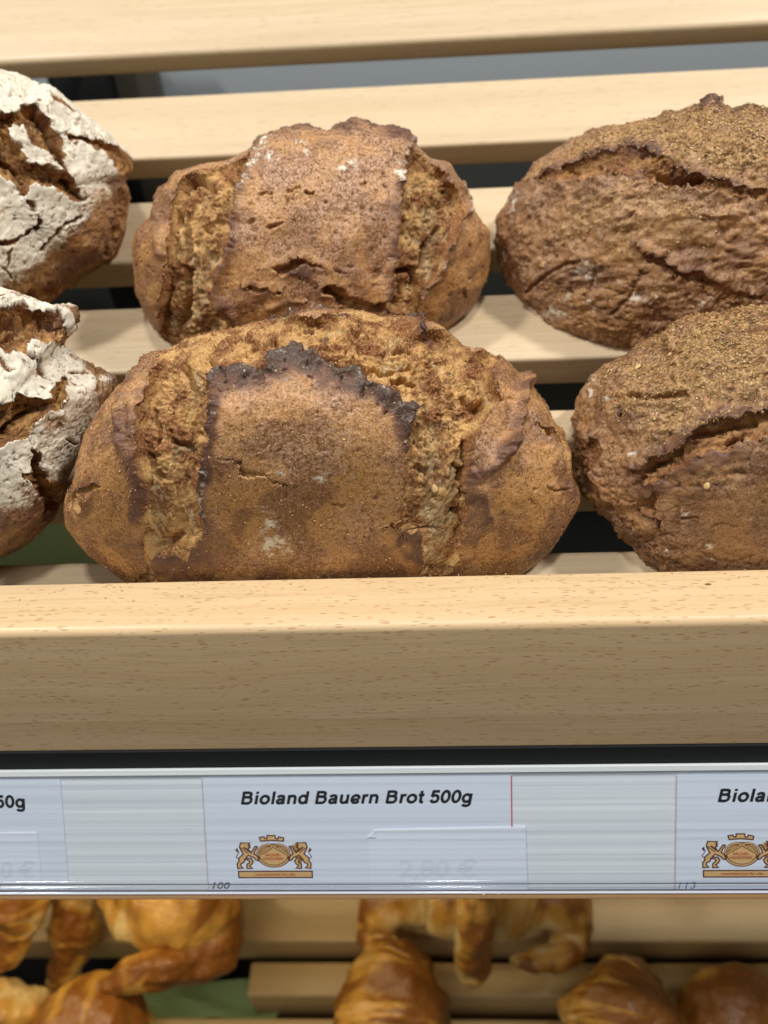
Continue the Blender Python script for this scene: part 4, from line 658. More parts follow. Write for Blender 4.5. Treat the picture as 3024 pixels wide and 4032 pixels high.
        h += (0.28 - 0.2 * sstep(0.30, 0.75, grain_)) * m_ * (1 - crumb) - 0.6 * line * m_ * (1 - crumb)
    flour *= (1 - 0.75 * crumb)
    bran = np.zeros(nv)
    for fp in L['branny']:
        d, vec, ins = seg_dist(q, fp, True, 30)
        sg = np.where(ins, -d, d)
        bran = np.maximum(bran, sstep(12, -10, sg + 7 * noise(pn / 11, 71) + 3 * noise(pn / 4, 70)) * (0.80 + 0.55 * fbm(pn / 8, 2, 72)) * front)
    bran *= (1 - 0.85 * crumb)
    h += bran * (0.28 * noise(pn / 0.8, 73) + 0.2 * noise(pn / 1.7, 74))
    P = p + n * h[:, None]
    P[:, 2] += sink
    P[:, 0] += lat[:, 0]
    P[:, 1] += lat[:, 1]
    deep = np.clip(0.34 * inner * np.clip(-(rough + 0.3) / 1.1 + 1.0 * holes, 0, 1) * 1.9 + deep_extra * 0.5 + 0.3 * inner * sstep(0.1, 0.6, fbm(pn / 13, 2, 75)) + creamy, 0, 1) * crumb
    toast = np.clip(0.38 + 0.24 * rough + 0.62 * fbm(pn / 8, 3, 76) + 0.42 * np.exp(-np.maximum(-sd0, 0) / 2.0), 0, 1)
    low = np.clip(0.5 + 1.1 * fbm(pn / 14, 3, 77), 0, 1)
    hz = np.clip(0.55 + 0.7 * fbm(pn / 22, 2, 79) + 0.012 * p[:, 1], 0, 1) if style == 'farmer' else np.clip(0.4 + 0.8 * fbm(pn / 22, 2, 79), 0, 1)
    if style == 'farmer':          # smooth end caps are glossier and more orange than the flap
        hz = hz * 1.0
        hz *= 1 - 0.7 * sstep(0.52, 0.66, np.abs(p[:, 0]) / pr[:, 1].max())
    # rest on the slats: flatten what would sink below their tops
    W = O + (P[:, :1] * e1 + P[:, 1:2] * e2 + P[:, 2:3] * e3) * 0.001
    pp, pnrm = np.array(PLANE_P), np.array(PLANE_N)
    dist = (W - pp) @ pnrm
    W += np.maximum(0.0004 - dist, 0)[:, None] * pnrm
    # loaves that lean against the rail are flattened where they meet it
    if key.endswith('front'):
        c_, w_ = 0.2003, 0.013
        Y = W[:, 1]
        Y2 = np.where(Y < c_ + w_, c_ + w_ * np.exp(np.minimum((Y - c_ - w_) / w_, 0)), Y)
        W = W - e3 * ((Y2 - Y) / -e3[1])[:, None]
        dist = (W - pp) @ pnrm
        W += np.maximum(0.0004 - dist, 0)[:, None] * pnrm
    # local frame of the loaf: its base on the slats
    base = O - pnrm * ((O - pp) @ pnrm)
    me = grid_mesh("bread_loaf", (W - base).reshape(N, N, 3))
    attr_col(me, "mask", np.stack([crumb, np.clip(burn, 0, 1.3), np.clip(flour, 0, 1), deep], -1))
    attr_col(me, "tone", np.stack([np.clip(bran, 0, 1), low, toast, hz], -1))
    o = link("bread_loaf", me, mat, None, tuple(base))
    return o, W - base, n @ np.stack([e1, e2, e3]), bran * front, p


def flakes(parent, V, Nn, weight, count, size, mat, seed):
    """loose bran flakes lying on the crust, one joined part"""
    rg = np.random.default_rng(seed)
    w = np.clip(weight, 0, None)
    if w.sum() <= 0:
        return
    idx = rg.choice(len(V), count, p=w / w.sum())
    c = V[idx]
    nn = Nn[idx]
    t = np.cross(nn, rg.normal(size=(count, 3)))
    t /= np.linalg.norm(t, axis=1, keepdims=True) + 1e-9
    nn2 = nn + 0.45 * rg.normal(size=(count, 3))
    nn2 /= np.linalg.norm(nn2, axis=1, keepdims=True)
    b = np.cross(nn2, t)
    b /= np.linalg.norm(b, axis=1, keepdims=True) + 1e-9
    a = (size * (0.5 + rg.random(count)))[:, None]
    bb = a * (0.35 + 0.4 * rg.random(count))[:, None]
    c = c + nn * 0.00022
    up = nn2 * 0.00012
    Q = np.stack([c - t * a, c - b * bb + up, c + t * a, c + b * bb + up], 1).reshape(-1, 3)
    me = bpy.data.meshes.new("bran_flakes")
    me.vertices.add(len(Q))
    me.vertices.foreach_set("co", Q.reshape(-1).astype(np.float32))
    me.loops.add(4 * count)
    me.loops.foreach_set("vertex_index", np.arange(4 * count, dtype=np.int32))
    me.polygons.add(count)
    me.polygons.foreach_set("loop_start", np.arange(0, 4 * count, 4, dtype=np.int32))
    me.update(calc_edges=True)
    r = np.repeat(rg.random(count), 4)
    attr_col(me, "tint", np.stack([r, r, r, np.ones_like(r)], -1))
    o = link("bran_flakes", me, mat, parent)
    tag(o, kind="stuff")
    return o


def flake_material():
    t = NT("bran_flake")
    a = t.n('ShaderNodeAttribute', attribute_name='tint')
    s_ = t.n('ShaderNodeSeparateColor')
    t.l(a.outputs['Color'], s_.inputs[0])
    c = t.mix(t.ramp(s_.outputs[0], 0.0, 0.6), (0.22, 0.11, 0.04), (0.44, 0.28, 0.11))
    c = t.mix(t.ramp(s_.outputs[0], 0.8, 1.0), c, (0.66, 0.50, 0.30))
    t.bsdf(c, 0.6, 0.3)
    return t.m


FLAKE = flake_material()
SEED = plain("pale_seed", (0.72, 0.52, 0.24), 0.4)


def add_seed(parent, V, Nn, plan, x, y, size):
    front = Nn[:, :] @ np.array([0, -0.7, 0.7]) > -0.5
    d = np.hypot(plan[:, 0] - x, plan[:, 1] - y) + (~front) * 1e3 + (plan[:, 2] < 0) * 1e3
    i = int(np.argmin(d))
    bm = bmesh.new()
    bmesh.ops.create_uvsphere(bm, u_segments=14, v_segments=9, radius=1)
    for v in bm.verts:
        v.co = Vector((v.co.x * size * (1 - 0.28 * v.co.y), v.co.y * size * 1.35, v.co.z * size * 0.5))
    me = bpy.data.meshes.new("seed")
    bm.to_mesh(me)
    bm.free()
    smooth(me)
    q = Vector(Nn[i]).to_track_quat('Z', 'Y')
    o = link("seed", me, SEED, parent, tuple(V[i] + Nn[i] * size * 0.2), q.to_euler())
    return o


loaf, V, Nn, br, pl = build_loaf('front', 720, FARMER, 'farmer', 1)
tag(loaf, "oval farmer's loaf with black-burnt flap edge, in front against the rail", "bread", "oval farmer's loaves with a torn crust")
flakes(loaf, V, Nn, ((pl[:, 2] > 0) * 1.0), 9000, 0.00032, FLAKE, 1)
for sx_, sy_ in LOAVES['front']['seed']:
    add_seed(loaf, V, Nn, pl, sx_, sy_, 0.00115)
loaf, V, Nn, br, pl = build_loaf('rear', 430, FARMER, 'farmer', 2)
tag(loaf, "smaller oval farmer's loaf with smooth brown flap, behind the burnt one", "bread", "oval farmer's loaves with a torn crust")
flakes(loaf, V, Nn, ((pl[:, 2] > 0) * 1.0), 4000, 0.00036, FLAKE, 2)
loaf, V, Nn, br, pl = build_loaf('right_rear', 430, RYE, 'rye', 3)
tag(loaf, "round dark rye loaf with bran crust and white flour spots, right, upper row", "bread", "round dark loaves dusted with bran")
flakes(loaf, V, Nn, br, 5000, 0.00055, FLAKE, 3)
for sx_, sy_ in LOAVES['right_rear']['seed']:
    add_seed(loaf, V, Nn, pl, sx_, sy_, 0.0011)
loaf, V, Nn, br, pl = build_loaf('right_front', 480, RYE, 'rye', 4)
tag(loaf, "round dark rye loaf with a long open tear under bran crust, against the rail", "bread", "round dark loaves dusted with bran")
flakes(loaf, V, Nn, br, 8000, 0.0005, FLAKE, 4)
for sx_, sy_ in LOAVES['right_front']['seed']:
    add_seed(loaf, V, Nn, pl, sx_, sy_, 0.0010)
loaf, V, Nn, br, pl = build_loaf('left_rear', 430, FLOURED, 'floury', 5)
tag(loaf, "white floured crusty loaf with broad torn centre, left, upper row", "bread", "crusty loaves white with flour")
loaf, V, Nn, br, pl = build_loaf('left_front', 430, FLOURED, 'floury', 6)
tag(loaf, "white floured crusty loaf with dark jutting crust ear, left, front row", "bread", "crusty loaves white with flour")

# ------------------------------------------------------------------ bread shelf: slats, rail, trim
Z0 = 1.45
shelf = empty("bread_shelf", (0, 0.20, Z0 - 0.26))
tag(shelf, "sloping beech slat shelf with thick front rail holding the loaves", "shelf")
SO = Vector((0, 0.20, Z0 - 0.26))


def slat(name, front, back, thick, mat, parent, origin, x0=-0.55, x1=0.55, bevel=0.0022):
    (y0, z0), (y1, z1) = front, back
    w = math.hypot(y1 - y0, z1 - z0)
    a = math.atan2(z1 - z0, y1 - y0)
    me = box_mesh(name, x1 - x0, w, thick, bevel)
    o = link(name, me, mat, parent, Vector(((x0 + x1) / 2, y0, Z0 + z0)) - origin, (a, 0, 0))
    return o


slat("slat", (0.2003, -0.2203), (0.2220, -0.2115), 0.021, BEECH_SLAT, shelf, SO)
slat("slat", (0.2481, -0.2010), (0.2852, -0.1860), 0.0215, BEECH_SLAT, shelf, SO)
slat("slat", (0.3109, -0.1758), (0.3480, -0.1608), 0.0198, BEECH_SLAT, shelf, SO)
slat("slat", (0.3771, -0.1505), (0.4124, -0.1317), 0.0195, BEECH_SLAT, shelf, SO)
slat("slat", (0.4365, -0.1174), (0.4687, -0.0937), 0.0170, BEECH_SLAT, shelf, SO)
slat("slat", (0.4900, -0.0773), (0.5420, -0.0367), 0.0148, BEECH_SLAT, shelf, SO, bevel=0.0035)


# front rail: light top face continues round a rounded edge into the front
def rail_profile():
    ft, bt = np.array((0.1727, -0.1970)), np.array((0.1986, -0.1997))
    dn = np.array((-0.1045, -0.9945))
    fb = ft + dn * 0.0462
    bb = bt + dn * 0.0462
    u = (bt - ft) / np.linalg.norm(bt - ft)
    r = 0.0032
    pts = []
    for k in range(9):
        a = math.pi / 2 * k / 8
        c = ft + u * r + dn * r
        pts.append(tuple(c - u * r * math.cos(a) - dn * r * math.sin(a)))
    r2 = 0.0012
    for k in range(5):
        a = math.pi / 2 * k / 4
        c = bt - u * r2 + dn * r2
        pts.append(tuple(c + u * r2 * math.sin(a) - dn * r2 * math.cos(a)))
    pts += [tuple(bb), tuple(fb)]
    return pts, fb, bb, dn


prof, fb, bb, dn = rail_profile()
ro = np.array((0.1727, -0.1970))


def profile_part(name, pr, origin2, mat, parent, x0=-0.55, x1=0.55):
    me = extrude_profile(name, [(y - origin2[0], z - origin2[1]) for y, z in pr], x0, x1, True)
    bm = bmesh.new()
    bm.from_mesh(me)
    for x in (x0, x1):
        vs = [v for v in bm.verts if abs(v.co.x - x) < 1e-6]
        bmesh.ops.contextual_create(bm, geom=vs)
    bmesh.ops.recalc_face_normals(bm, faces=bm.faces[:])
    bm.to_mesh(me)
    bm.free()
    o = link(name, me, mat, parent, Vector((0, origin2[0], Z0 + origin2[1])) - SO)
    return o, me


def sharp_by_angle(me, ang=35):
    me.set_sharp_from_angle(angle=math.radians(ang))


o, me = profile_part("front_rail", prof, ro, BEECH_RAIL, shelf)
sharp_by_angle(me)
lam = [tuple(fb), tuple(bb), tuple(bb + dn * 0.0166), tuple(fb + dn * 0.0166)]
o, me = profile_part("rail_lamella", lam, fb, BEECH_LAM, shelf)
sharp_by_angle(me)
fbl = fb + dn * 0.0168
trim = [(fbl[0] + 0.0004, fbl[1]), (fbl[0] + 0.02, fbl[1]), (fbl[0] + 0.018, fbl[1] - 0.0110), (0.1632, -0.2690), (0.1626, -0.2680), (fbl[0] - 0.0010, fbl[1] - 0.0035), (fbl[0] - 0.0006, fbl[1] - 0.0008)]
o, me = profile_part("black_trim", trim, fbl, BLACK, shelf)
sharp_by_angle(me)
# small knot in the top of the rail
bm = bmesh.new()
bmesh.ops.create_uvsphere(bm, u_segments=14, v_segments=8, radius=1)
for v in bm.verts:
    v.co = Vector((v.co.x * 0.0011 * (1 + 0.4 * math.sin(5 * v.co.y)), v.co.y * 0.0005, v.co.z * 0.00025))
me = bpy.data.meshes.new("wood_knot")
bm.to_mesh(me)
bm.free()
smooth(me)
link("wood_knot", me, plain("knot", (0.16, 0.06, 0.02), 0.5), shelf, Vector((0.1005, 0.1905, Z0 - 0.1988)) - SO)
# carrying arms and posts under the slats
for x in (-0.212, 0.34):
    arm = box_mesh("support_arm", 0.009, 0.36, 0.012, 0.001)
    link("support_arm", arm, BLACK, shelf, Vector((x, 0.24, Z0 - 0.2345)) - SO, (math.radians(26), 0, 0))
fr = box_mesh("panel_frame", 0.030, 0.012, 0.5, 0.001)
link("panel_frame", fr, plain("olive_frame", (0.055, 0.052, 0.042), 0.5), shelf, Vector((-0.190, 0.600, Z0 - 0.06)) - SO)
for x in (-0.226, 0.34):
    post = box_mesh("support_post", 0.040, 0.03, 0.9, 0.002)
    link("support_post", post, BLACK, shelf, Vector((x, 0.585, Z0 - 0.06)) - SO)

# sheet metal behind the shelf
me = box_mesh("back_wall", 1.3, 0.02, 0.452, 0.001)
tag(link("back_wall", me, GREY, None, (0, 0.640, Z0 + 0.30)), kind="structure")
me = box_mesh("back_wall", 1.3, 0.012, 0.60, 0.001)
tag(link("back_wall", me, plain("lower_panel", (0.04, 0.045, 0.045), 0.5, 0.5, 0, 3.0, 0.3), None, (0, 0.652, Z0 - 0.153)), kind="structure")
me = box_mesh("shop_floor", 6, 6, 0.05)
tag(link("shop_floor", me, plain("floor", (0.10, 0.095, 0.09), 0.6, 0.5, 0, 8.0, 0.4), None, (0, -3, 0)), kind="structure")

# ------------------------------------------------------------------ price rail with its cards
TAU = math.radians(34)
TOP = Vector((0, 0.1626, Z0 - 0.2675))
VD = Vector((0, -math.sin(TAU), -math.cos(TAU)))
OUTW = Vector((0, -math.cos(TAU), math.sin(TAU)))
RAILM = Matrix.Translation(TOP) @ Matrix(((1, 0, 0, 0), (0, -VD.y, OUTW.y, 0), (0, -VD.z, OUTW.z, 0), (0, 0, 0, 1)))
# in this frame: x along, y up the strip (0 at top, −52 mm at bottom), z outward


def place(o, parent=None, loc=(0, 0, 0)):
    if parent is None:
        o.matrix_world = RAILM @ Matrix.Translation(loc)
    else:
        o.parent = parent
        o.location = loc


def plate(name, x0, x1, y0, y1, z0, z1, mat, bevel=0.0):
    bm = bmesh.new()
    bmesh.ops.create_cube(bm, size=1)
    for v in bm.verts:
        v.co = Vector((x0 + (v.co.x + .5) * (x1 - x0), y0 + (v.co.y + .5) * (y1 - y0), z0 + (v.co.z + .5) * (z1 - z0)))
    if bevel:
        bmesh.ops.bevel(bm, geom=bm.edges[:], offset=bevel, segments=2, affect='EDGES')
    me = bpy.data.meshes.new(name)
    bm.to_mesh(me)
    bm.free()
    o = bpy.data.objects.new(name, me)
    COL.objects.link(o)
    me.materials.append(mat)
    return o


MM = 0.001


def streaky(name, c1, c2, rough, yscale=420, xscale=1.2):
    t = NT(name)
    tc = t.n('ShaderNodeTexCoord')
    nz = t.noise(t.mapping(tc.outputs['Object'], (xscale, yscale, 1)), 1.0, 3.0, 0.6)
    n2 = t.noise(tc.outputs['Object'], 60, 2)
    c = t.mix(t.ramp(nz, 0.35, 0.65), c1, c2)
    c = t.mix(t.ramp(n2, 0.3, 0.8, 0, 0.2), c, c2)
    t.bsdf(c, rough, 0.5, nz, 0.05, 0.0003)
    return t.m


STRIP = streaky("pale_strip_plastic", (0.82, 0.88, 0.95), (0.68, 0.745, 0.82), 0.35)
PAPER = streaky("card_paper", (0.72, 0.79, 0.925), (0.69, 0.765, 0.905), 0.7, 150, 3)
SLIP = streaky("slip_paper", (0.755, 0.825, 0.96), (0.72, 0.795, 0.94), 0.7, 120, 3)
SLIPEDGE = plain("cut_paper_edge", (0.95, 0.97, 1.0), 0.6)
INK = plain("black_ink", (0.012, 0.013, 0.02), 0.5)
GREYINK = plain("grey_ink", (0.16, 0.17, 0.20), 0.6)
REDLINE = plain("red_line", (0.60, 0.13, 0.11), 0.6)
PINKLINE = plain("thin_red_line", (0.62, 0.33, 0.38), 0.6)
GOLD = plain("gold_print", (0.68, 0.44, 0.19), 0.6)
BROWNINK = plain("brown_print", (0.10, 0.022, 0.016), 0.6)
REDINK = plain("red_print", (0.55, 0.10, 0.05), 0.6)
GHOST = plain("show_through", (0.665, 0.735, 0.875), 0.7)


def cover_material():
    t = NT("clear_cover")
    tc = t.n('ShaderNodeTexCoord')
    nz = t.noise(t.mapping(tc.outputs['Object'], (0.8, 520, 1)), 1.0, 3.0, 0.6)
    tr = t.n('ShaderNodeBsdfTransparent')
    tr.inputs[0].default_value = (0.955, 0.97, 0.985, 1)
    gl = t.n('ShaderNodeBsdfGlossy')
    gl.inputs['Roughness'].default_value = 0.22
    bp = t.n('ShaderNodeBump')
    bp.inputs['Strength'].default_value = 0.35
    bp.inputs['Distance'].default_value = 0.0006
    t.l(nz, bp.inputs['Height'])
    t.l(bp.outputs[0], gl.inputs['Normal'])
    mx = t.n('ShaderNodeMixShader')
    t.l(t.ramp(nz, 0.45, 0.68, 0.025, 0.10), mx.inputs[0])
    t.l(tr.outputs[0], mx.inputs[1])
    t.l(gl.outputs[0], mx.inputs[2])
    t.l(mx.outputs[0], t.out.inputs[0])
    return t.m


COVER = cover_material()
rail = empty("price_rail", TOP)
rail.matrix_world = RAILM
tag(rail, "long pale plastic price rail with clear cover below the wooden rail", "price rail")
XL, XR = -0.55, 0.55
place(plate("back_plate", XL, XR, -51.9 * MM, 0, -2.2 * MM, 0, STRIP), rail)
place(plate("upper_channel", XL, XR, -2.3 * MM, 0.3 * MM, 0.02 * MM, 1.5 * MM, streaky("channel_plastic", (0.70, 0.77, 0.83), (0.58, 0.65, 0.71), 0.3), 0.0003), rail)
place(plate("clear_cover", XL, XR, -51.2 * MM, -2.4 * MM, 1.05 * MM, 1.30 * MM, COVER), rail)
# rounded clear lip along the bottom
CLEAR = NT("lip_plastic")
_tc = CLEAR.n('ShaderNodeTexCoord')
_n = CLEAR.noise(CLEAR.mapping(_tc.outputs['Object'], (1.0, 900, 900)), 1.0, 2.0)
CLEAR.bsdf(CLEAR.mix(_n, (0.66, 0.72, 0.86), (0.60, 0.66, 0.80)), 0.12, 0.6, None)
CLEAR = CLEAR.m


def rib(name, yc, r, zc, mat, flat=1.0):
    n = 14
    P = np.zeros((2, n, 3))
    for i, x in enumerate((XL, XR)):
        for j in range(n):
            a = math.pi * j / (n - 1)
            P[i, j] = (x, yc + r * math.cos(a), zc + flat * r * math.sin(a))
    me = grid_mesh(name, P)
    o = bpy.data.objects.new(name, me)
    COL.objects.link(o)
    me.materials.append(mat)
    return o


LIPTR = NT("clear_rib")
_tr = LIPTR.n('ShaderNodeBsdfTransparent')
_tr.inputs[0].default_value = (0.96, 0.975, 1.0, 1)
_gl = LIPTR.n('ShaderNodeBsdfGlossy')
_gl.inputs['Roughness'].default_value = 0.10
_fr = LIPTR.n('ShaderNodeFresnel')
_fr.inputs[0].default_value = 1.49
_mx = LIPTR.n('ShaderNodeMixShader')
LIPTR.l(LIPTR.math('MULTIPLY_ADD', _fr.outputs[0], 1.0, 0.05), _mx.inputs[0])
LIPTR.l(_tr.outputs[0], _mx.inputs[1])
LIPTR.l(_gl.outputs[0], _mx.inputs[2])
LIPTR.l(_mx.outputs[0], LIPTR.out.inputs[0])
LIPTR = LIPTR.m
place(rib("cover_rib", -46.9 * MM, 0.9 * MM, 1.32 * MM, LIPTR, 0.5), rail)
place(rib("cover_rib", -49.3 * MM, 1.1 * MM, 1.32 * MM, LIPTR, 0.7), rail)
place(rib("lower_lip", -51.2 * MM, 0.6 * MM, 1.2 * MM, CLEAR, 0.8), rail)
place(plate("lip_edge", XL, XR, -54.0 * MM, -51.9 * MM, -2.2 * MM, 1.5 * MM, plain("reflected_wood_brown", (0.36, 0.22, 0.11), 0.25, 0.6), 0.0005), rail)  # reflection of the wood put into this edge's brown colour


def text_obj(name, s, x, y, z, size, mat, parent, shear=0.0, bold=0.0, width=None, align='LEFT', cap=None):
    cu = bpy.data.curves.new(name, 'FONT')
    cu.body = s
    cu.size = 1.0
    cu.shear = shear
    cu.offset = bold
    cu.extrude = 0.0
    cu.resolution_u = 6
    to = bpy.data.objects.new(name, cu)
    COL.objects.link(to)
    dg = bpy.context.evaluated_depsgraph_get()
    dg.update()
    me = bpy.data.meshes.new_from_object(to.evaluated_get(dg))
    bpy.data.objects.remove(to)
    bpy.data.curves.remove(cu)
    co = np.zeros(len(me.vertices) * 3, np.float32)
    me.vertices.foreach_get("co", co)
    co = co.reshape(-1, 3)
    w0 = co[:, 0].max() - co[:, 0].min()
    co[:, 0] -= co[:, 0].min()
    sx = (width / w0) if width else size
    co[:, 0] *= sx
    if align == 'RIGHT':
        co[:, 0] -= co[:, 0].max()
    elif align == 'CENTER':
        co[:, 0] -= co[:, 0].max() / 2
    co[:, 1] *= size
    co[:, 2] = 0
    me.vertices.foreach_set("co", co.reshape(-1))
    me.update()
    me.name = name
    o = bpy.data.objects.new(name, me)
    COL.objects.link(o)
    me.materials.clear()
    me.materials.append(mat)
    place(o, parent, (x, y, z))
    return o


def stroke(bm, pts, w, closed, z):
    """flat ribbon with mitred joints"""
    n = len(pts)
    P = [Vector((p[0], p[1])) for p in pts]
    lft, rgt = [], []
    for i in range(n):
        a = P[i - 1] if (i > 0 or closed) else P[i]
        c = P[(i + 1) % n] if (i < n - 1 or closed) else P[i]
        d1 = (P[i] - a)
        d2 = (c - P[i])
        if d1.length < 1e-9:
            d1 = d2
        if d2.length < 1e-9:
            d2 = d1
        d1.normalize()
        d2.normalize()
        t = d1 + d2
        if t.length < 1e-6:
            t = d1
        t.normalize()
        nrm = Vector((-t.y, t.x))
        k = 1 / max(0.55, abs(nrm.dot(Vector((-d1.y, d1.x)))))
        lft.append(bm.verts.new((P[i].x + nrm.x * w * k / 2, P[i].y + nrm.y * w * k / 2, z)))
        rgt.append(bm.verts.new((P[i].x - nrm.x * w * k / 2, P[i].y - nrm.y * w * k / 2, z)))
    for i in range(n if closed else n - 1):
        j = (i + 1) % n
        try:
            bm.faces.new((lft[i], rgt[i], rgt[j], lft[j]))
        except ValueError:
            pass


def fill(bm, pts, z):
    vs = [bm.verts.new((p[0], p[1], z)) for p in pts]
    f = bm.faces.new(vs)
    bmesh.ops.triangulate(bm, faces=[f])


def ell(cx, cy, rx, ry, n=40):
    return [(cx + rx * math.cos(2 * math.pi * i / n), cy + ry * math.sin(2 * math.pi * i / n)) for i in range(n)]


# bold grotesque letters drawn as pen strokes: points in 1/1000 em; a list starting with 's' is smoothed
PEN = 158
GLYPH = {
    'B': (722, [[(142, 0), (142, 716)], ['s', (142, 656), (330, 656), (430, 650), (515, 610), (535, 535), (505, 455), (420, 412), (330, 405), (142, 405)], ['s', (142, 405), (350, 405), (470, 395), (560, 330), (580, 230), (545, 125), (450, 66), (350, 60), (142, 60)]]),
    'i': (278, [[(140, 0), (140, 519)], [(140, 590), (140, 716)]]),
    'l': (278, [[(140, 0), (140, 716)]]),
    'o': (611, [['c', 305, 260, 205, 205]]),
    'a': (556, [['s', (100, 370), (150, 435), (260, 462), (370, 440), (410, 360), (412, 230), (412, 110), (445, 0)], ['s', (410, 290), (300, 268), (170, 245), (105, 190), (105, 120), (160, 65), (250, 58), (350, 100), (408, 190)]]),
    'n': (611, [[(140, 0), (140, 519)], ['s', (140, 300), (190, 410), (310, 460), (420, 430), (468, 330), (470, 180), (470, 0)]]),
    'd': (611, [['c', 280, 260, 185, 205], [(475, 0), (475, 716)]]),
    'u': (611, [['s', (140, 519), (140, 330), (142, 180), (190, 85), (300, 58), (410, 105), (470, 220)], [(470, 0), (470, 519)]]),
    'e': (556, [[(105, 235), (475, 235)], ['s', (478, 262), (445, 390), (350, 452), (270, 460), (160, 415), (100, 310), (100, 200), (165, 95), (275, 55), (390, 75), (470, 155)]]),
    'r': (389, [[(140, 0), (140, 519)], ['s', (140, 280), (170, 390), (240, 445), (310, 455), (375, 430)]]),
    't': (333, [['s', (160, 690), (160, 450), (160, 200), (175, 95), (230, 60), (315, 66)], [(20, 458), (315, 458)]]),
    '5': (556, [[(485, 648), (165, 648), (120, 345)], ['s', (120, 345), (190, 405), (290, 428), (400, 385), (455, 250), (415, 115), (290, 58), (165, 85), (85, 185)]]),
    '0': (556, [['c', 278, 358, 185, 300]]),
    'g': (611, [['c', 280, 262, 185, 203], ['s', (475, 519), (475, 300), (475, 0), (460, -90), (400, -140), (280, -158), (160, -125), (115, -75)]]),
}


def spline2(P, k=7):
    P = [np.array(p_, float) for p_ in P]
    E = [2 * P[0] - P[1]] + P + [2 * P[-1] - P[-2]]
    out = []
    for i in range(len(P) - 1):
        p0, p1, p2, p3 = E[i:i + 4]
        for q_ in range(k):
            f = q_ / k
            out.append(tuple(0.5 * ((2 * p1) + (p2 - p0) * f + (2 * p0 - 5 * p1 + 4 * p2 - p3) * f * f + (3 * p1 - p0 - 3 * p2 + p3) * f ** 3)))
    out.append(tuple(P[-1]))
    return out


def bold_text(s_, x, y, z, cap, mat, parent, width, shear=0.21, align='LEFT'):
    bm_ = bmesh.new()
    tot = sum(GLYPH[c_][0] if c_ != ' ' else 278 for c_ in s_)
    k = cap / 716
    kx = width / tot
    pen = 0.0
    zz = 0.0
    for c_ in s_:
        if c_ == ' ':
            pen += 278
            continue
        adv, strokes = GLYPH[c_]
        for st in strokes:
            closed = False
            if st[0] == 'c':
                pts = [(st[1] + st[3] * math.cos(6.2832 * i / 36), st[2] + st[4] * math.sin(6.2832 * i / 36)) for i in range(36)]
                closed = True
            elif st[0] == 's':
                pts = spline2(st[1:])
            else:
                pts = st
            zz += 2e-6
            if zz > 2.4e-5:
                zz = 0.0
            stroke(bm_, [((pen + px_) * k, py_ * k) for px_, py_ in pts], PEN * k, closed, zz)
        pen += adv
    for v in bm_.verts:
        v.co.x = v.co.x * kx / k + shear * v.co.y
        if align == 'RIGHT':
            v.co.x -= width
    me = bpy.data.meshes.new("printed_text")
    bm_.to_mesh(me)
    bm_.free()
    o_ = bpy.data.objects.new("printed_text", me)
    COL.objects.link(o_)
    me.materials.append(mat)
    place(o_, parent, (x, y, z))
    return o_


CROWN = [(550, 305), (610, 295), (620, 320), (648, 322), (650, 280), (755, 280), (760, 322), (790, 325), (800, 297), (865, 312), (860, 357), (710, 345), (565, 355)]
LION = [(303, 378), (425, 378), (400, 395), (425, 412), (402, 424), (425, 440), (395, 452), (410, 480), (432, 512), (450, 488), (490, 425), (520, 430), (492, 475), (470, 525), (530, 570), (540, 590), (522, 620), (492, 610), (470, 582), (395, 548), (352, 600), (332, 645), (290, 665), (290, 690), (322, 722), (250, 728), (245, 660), (272, 625), (266, 590), (330, 530), (300, 472), (286, 430)]
HIND = [(345, 602), (380, 588), (430, 590), (456, 625), (440, 665), (405, 690), (442, 726), (370, 728), (370, 672), (402, 650), (410, 632), (388, 612)]
TAIL = [(262, 440), (230, 470), (245, 500), (285, 512), (262, 470)]
TAIL2 = [(270, 515), (234, 572), (262, 592)]
MANE = [[(300, 445), (395, 520)], [(330, 440), (412, 500)], [(345, 430), (420, 505)]]
RIB = [(255, 767), (1215, 767), (1215, 853), (260, 853)]


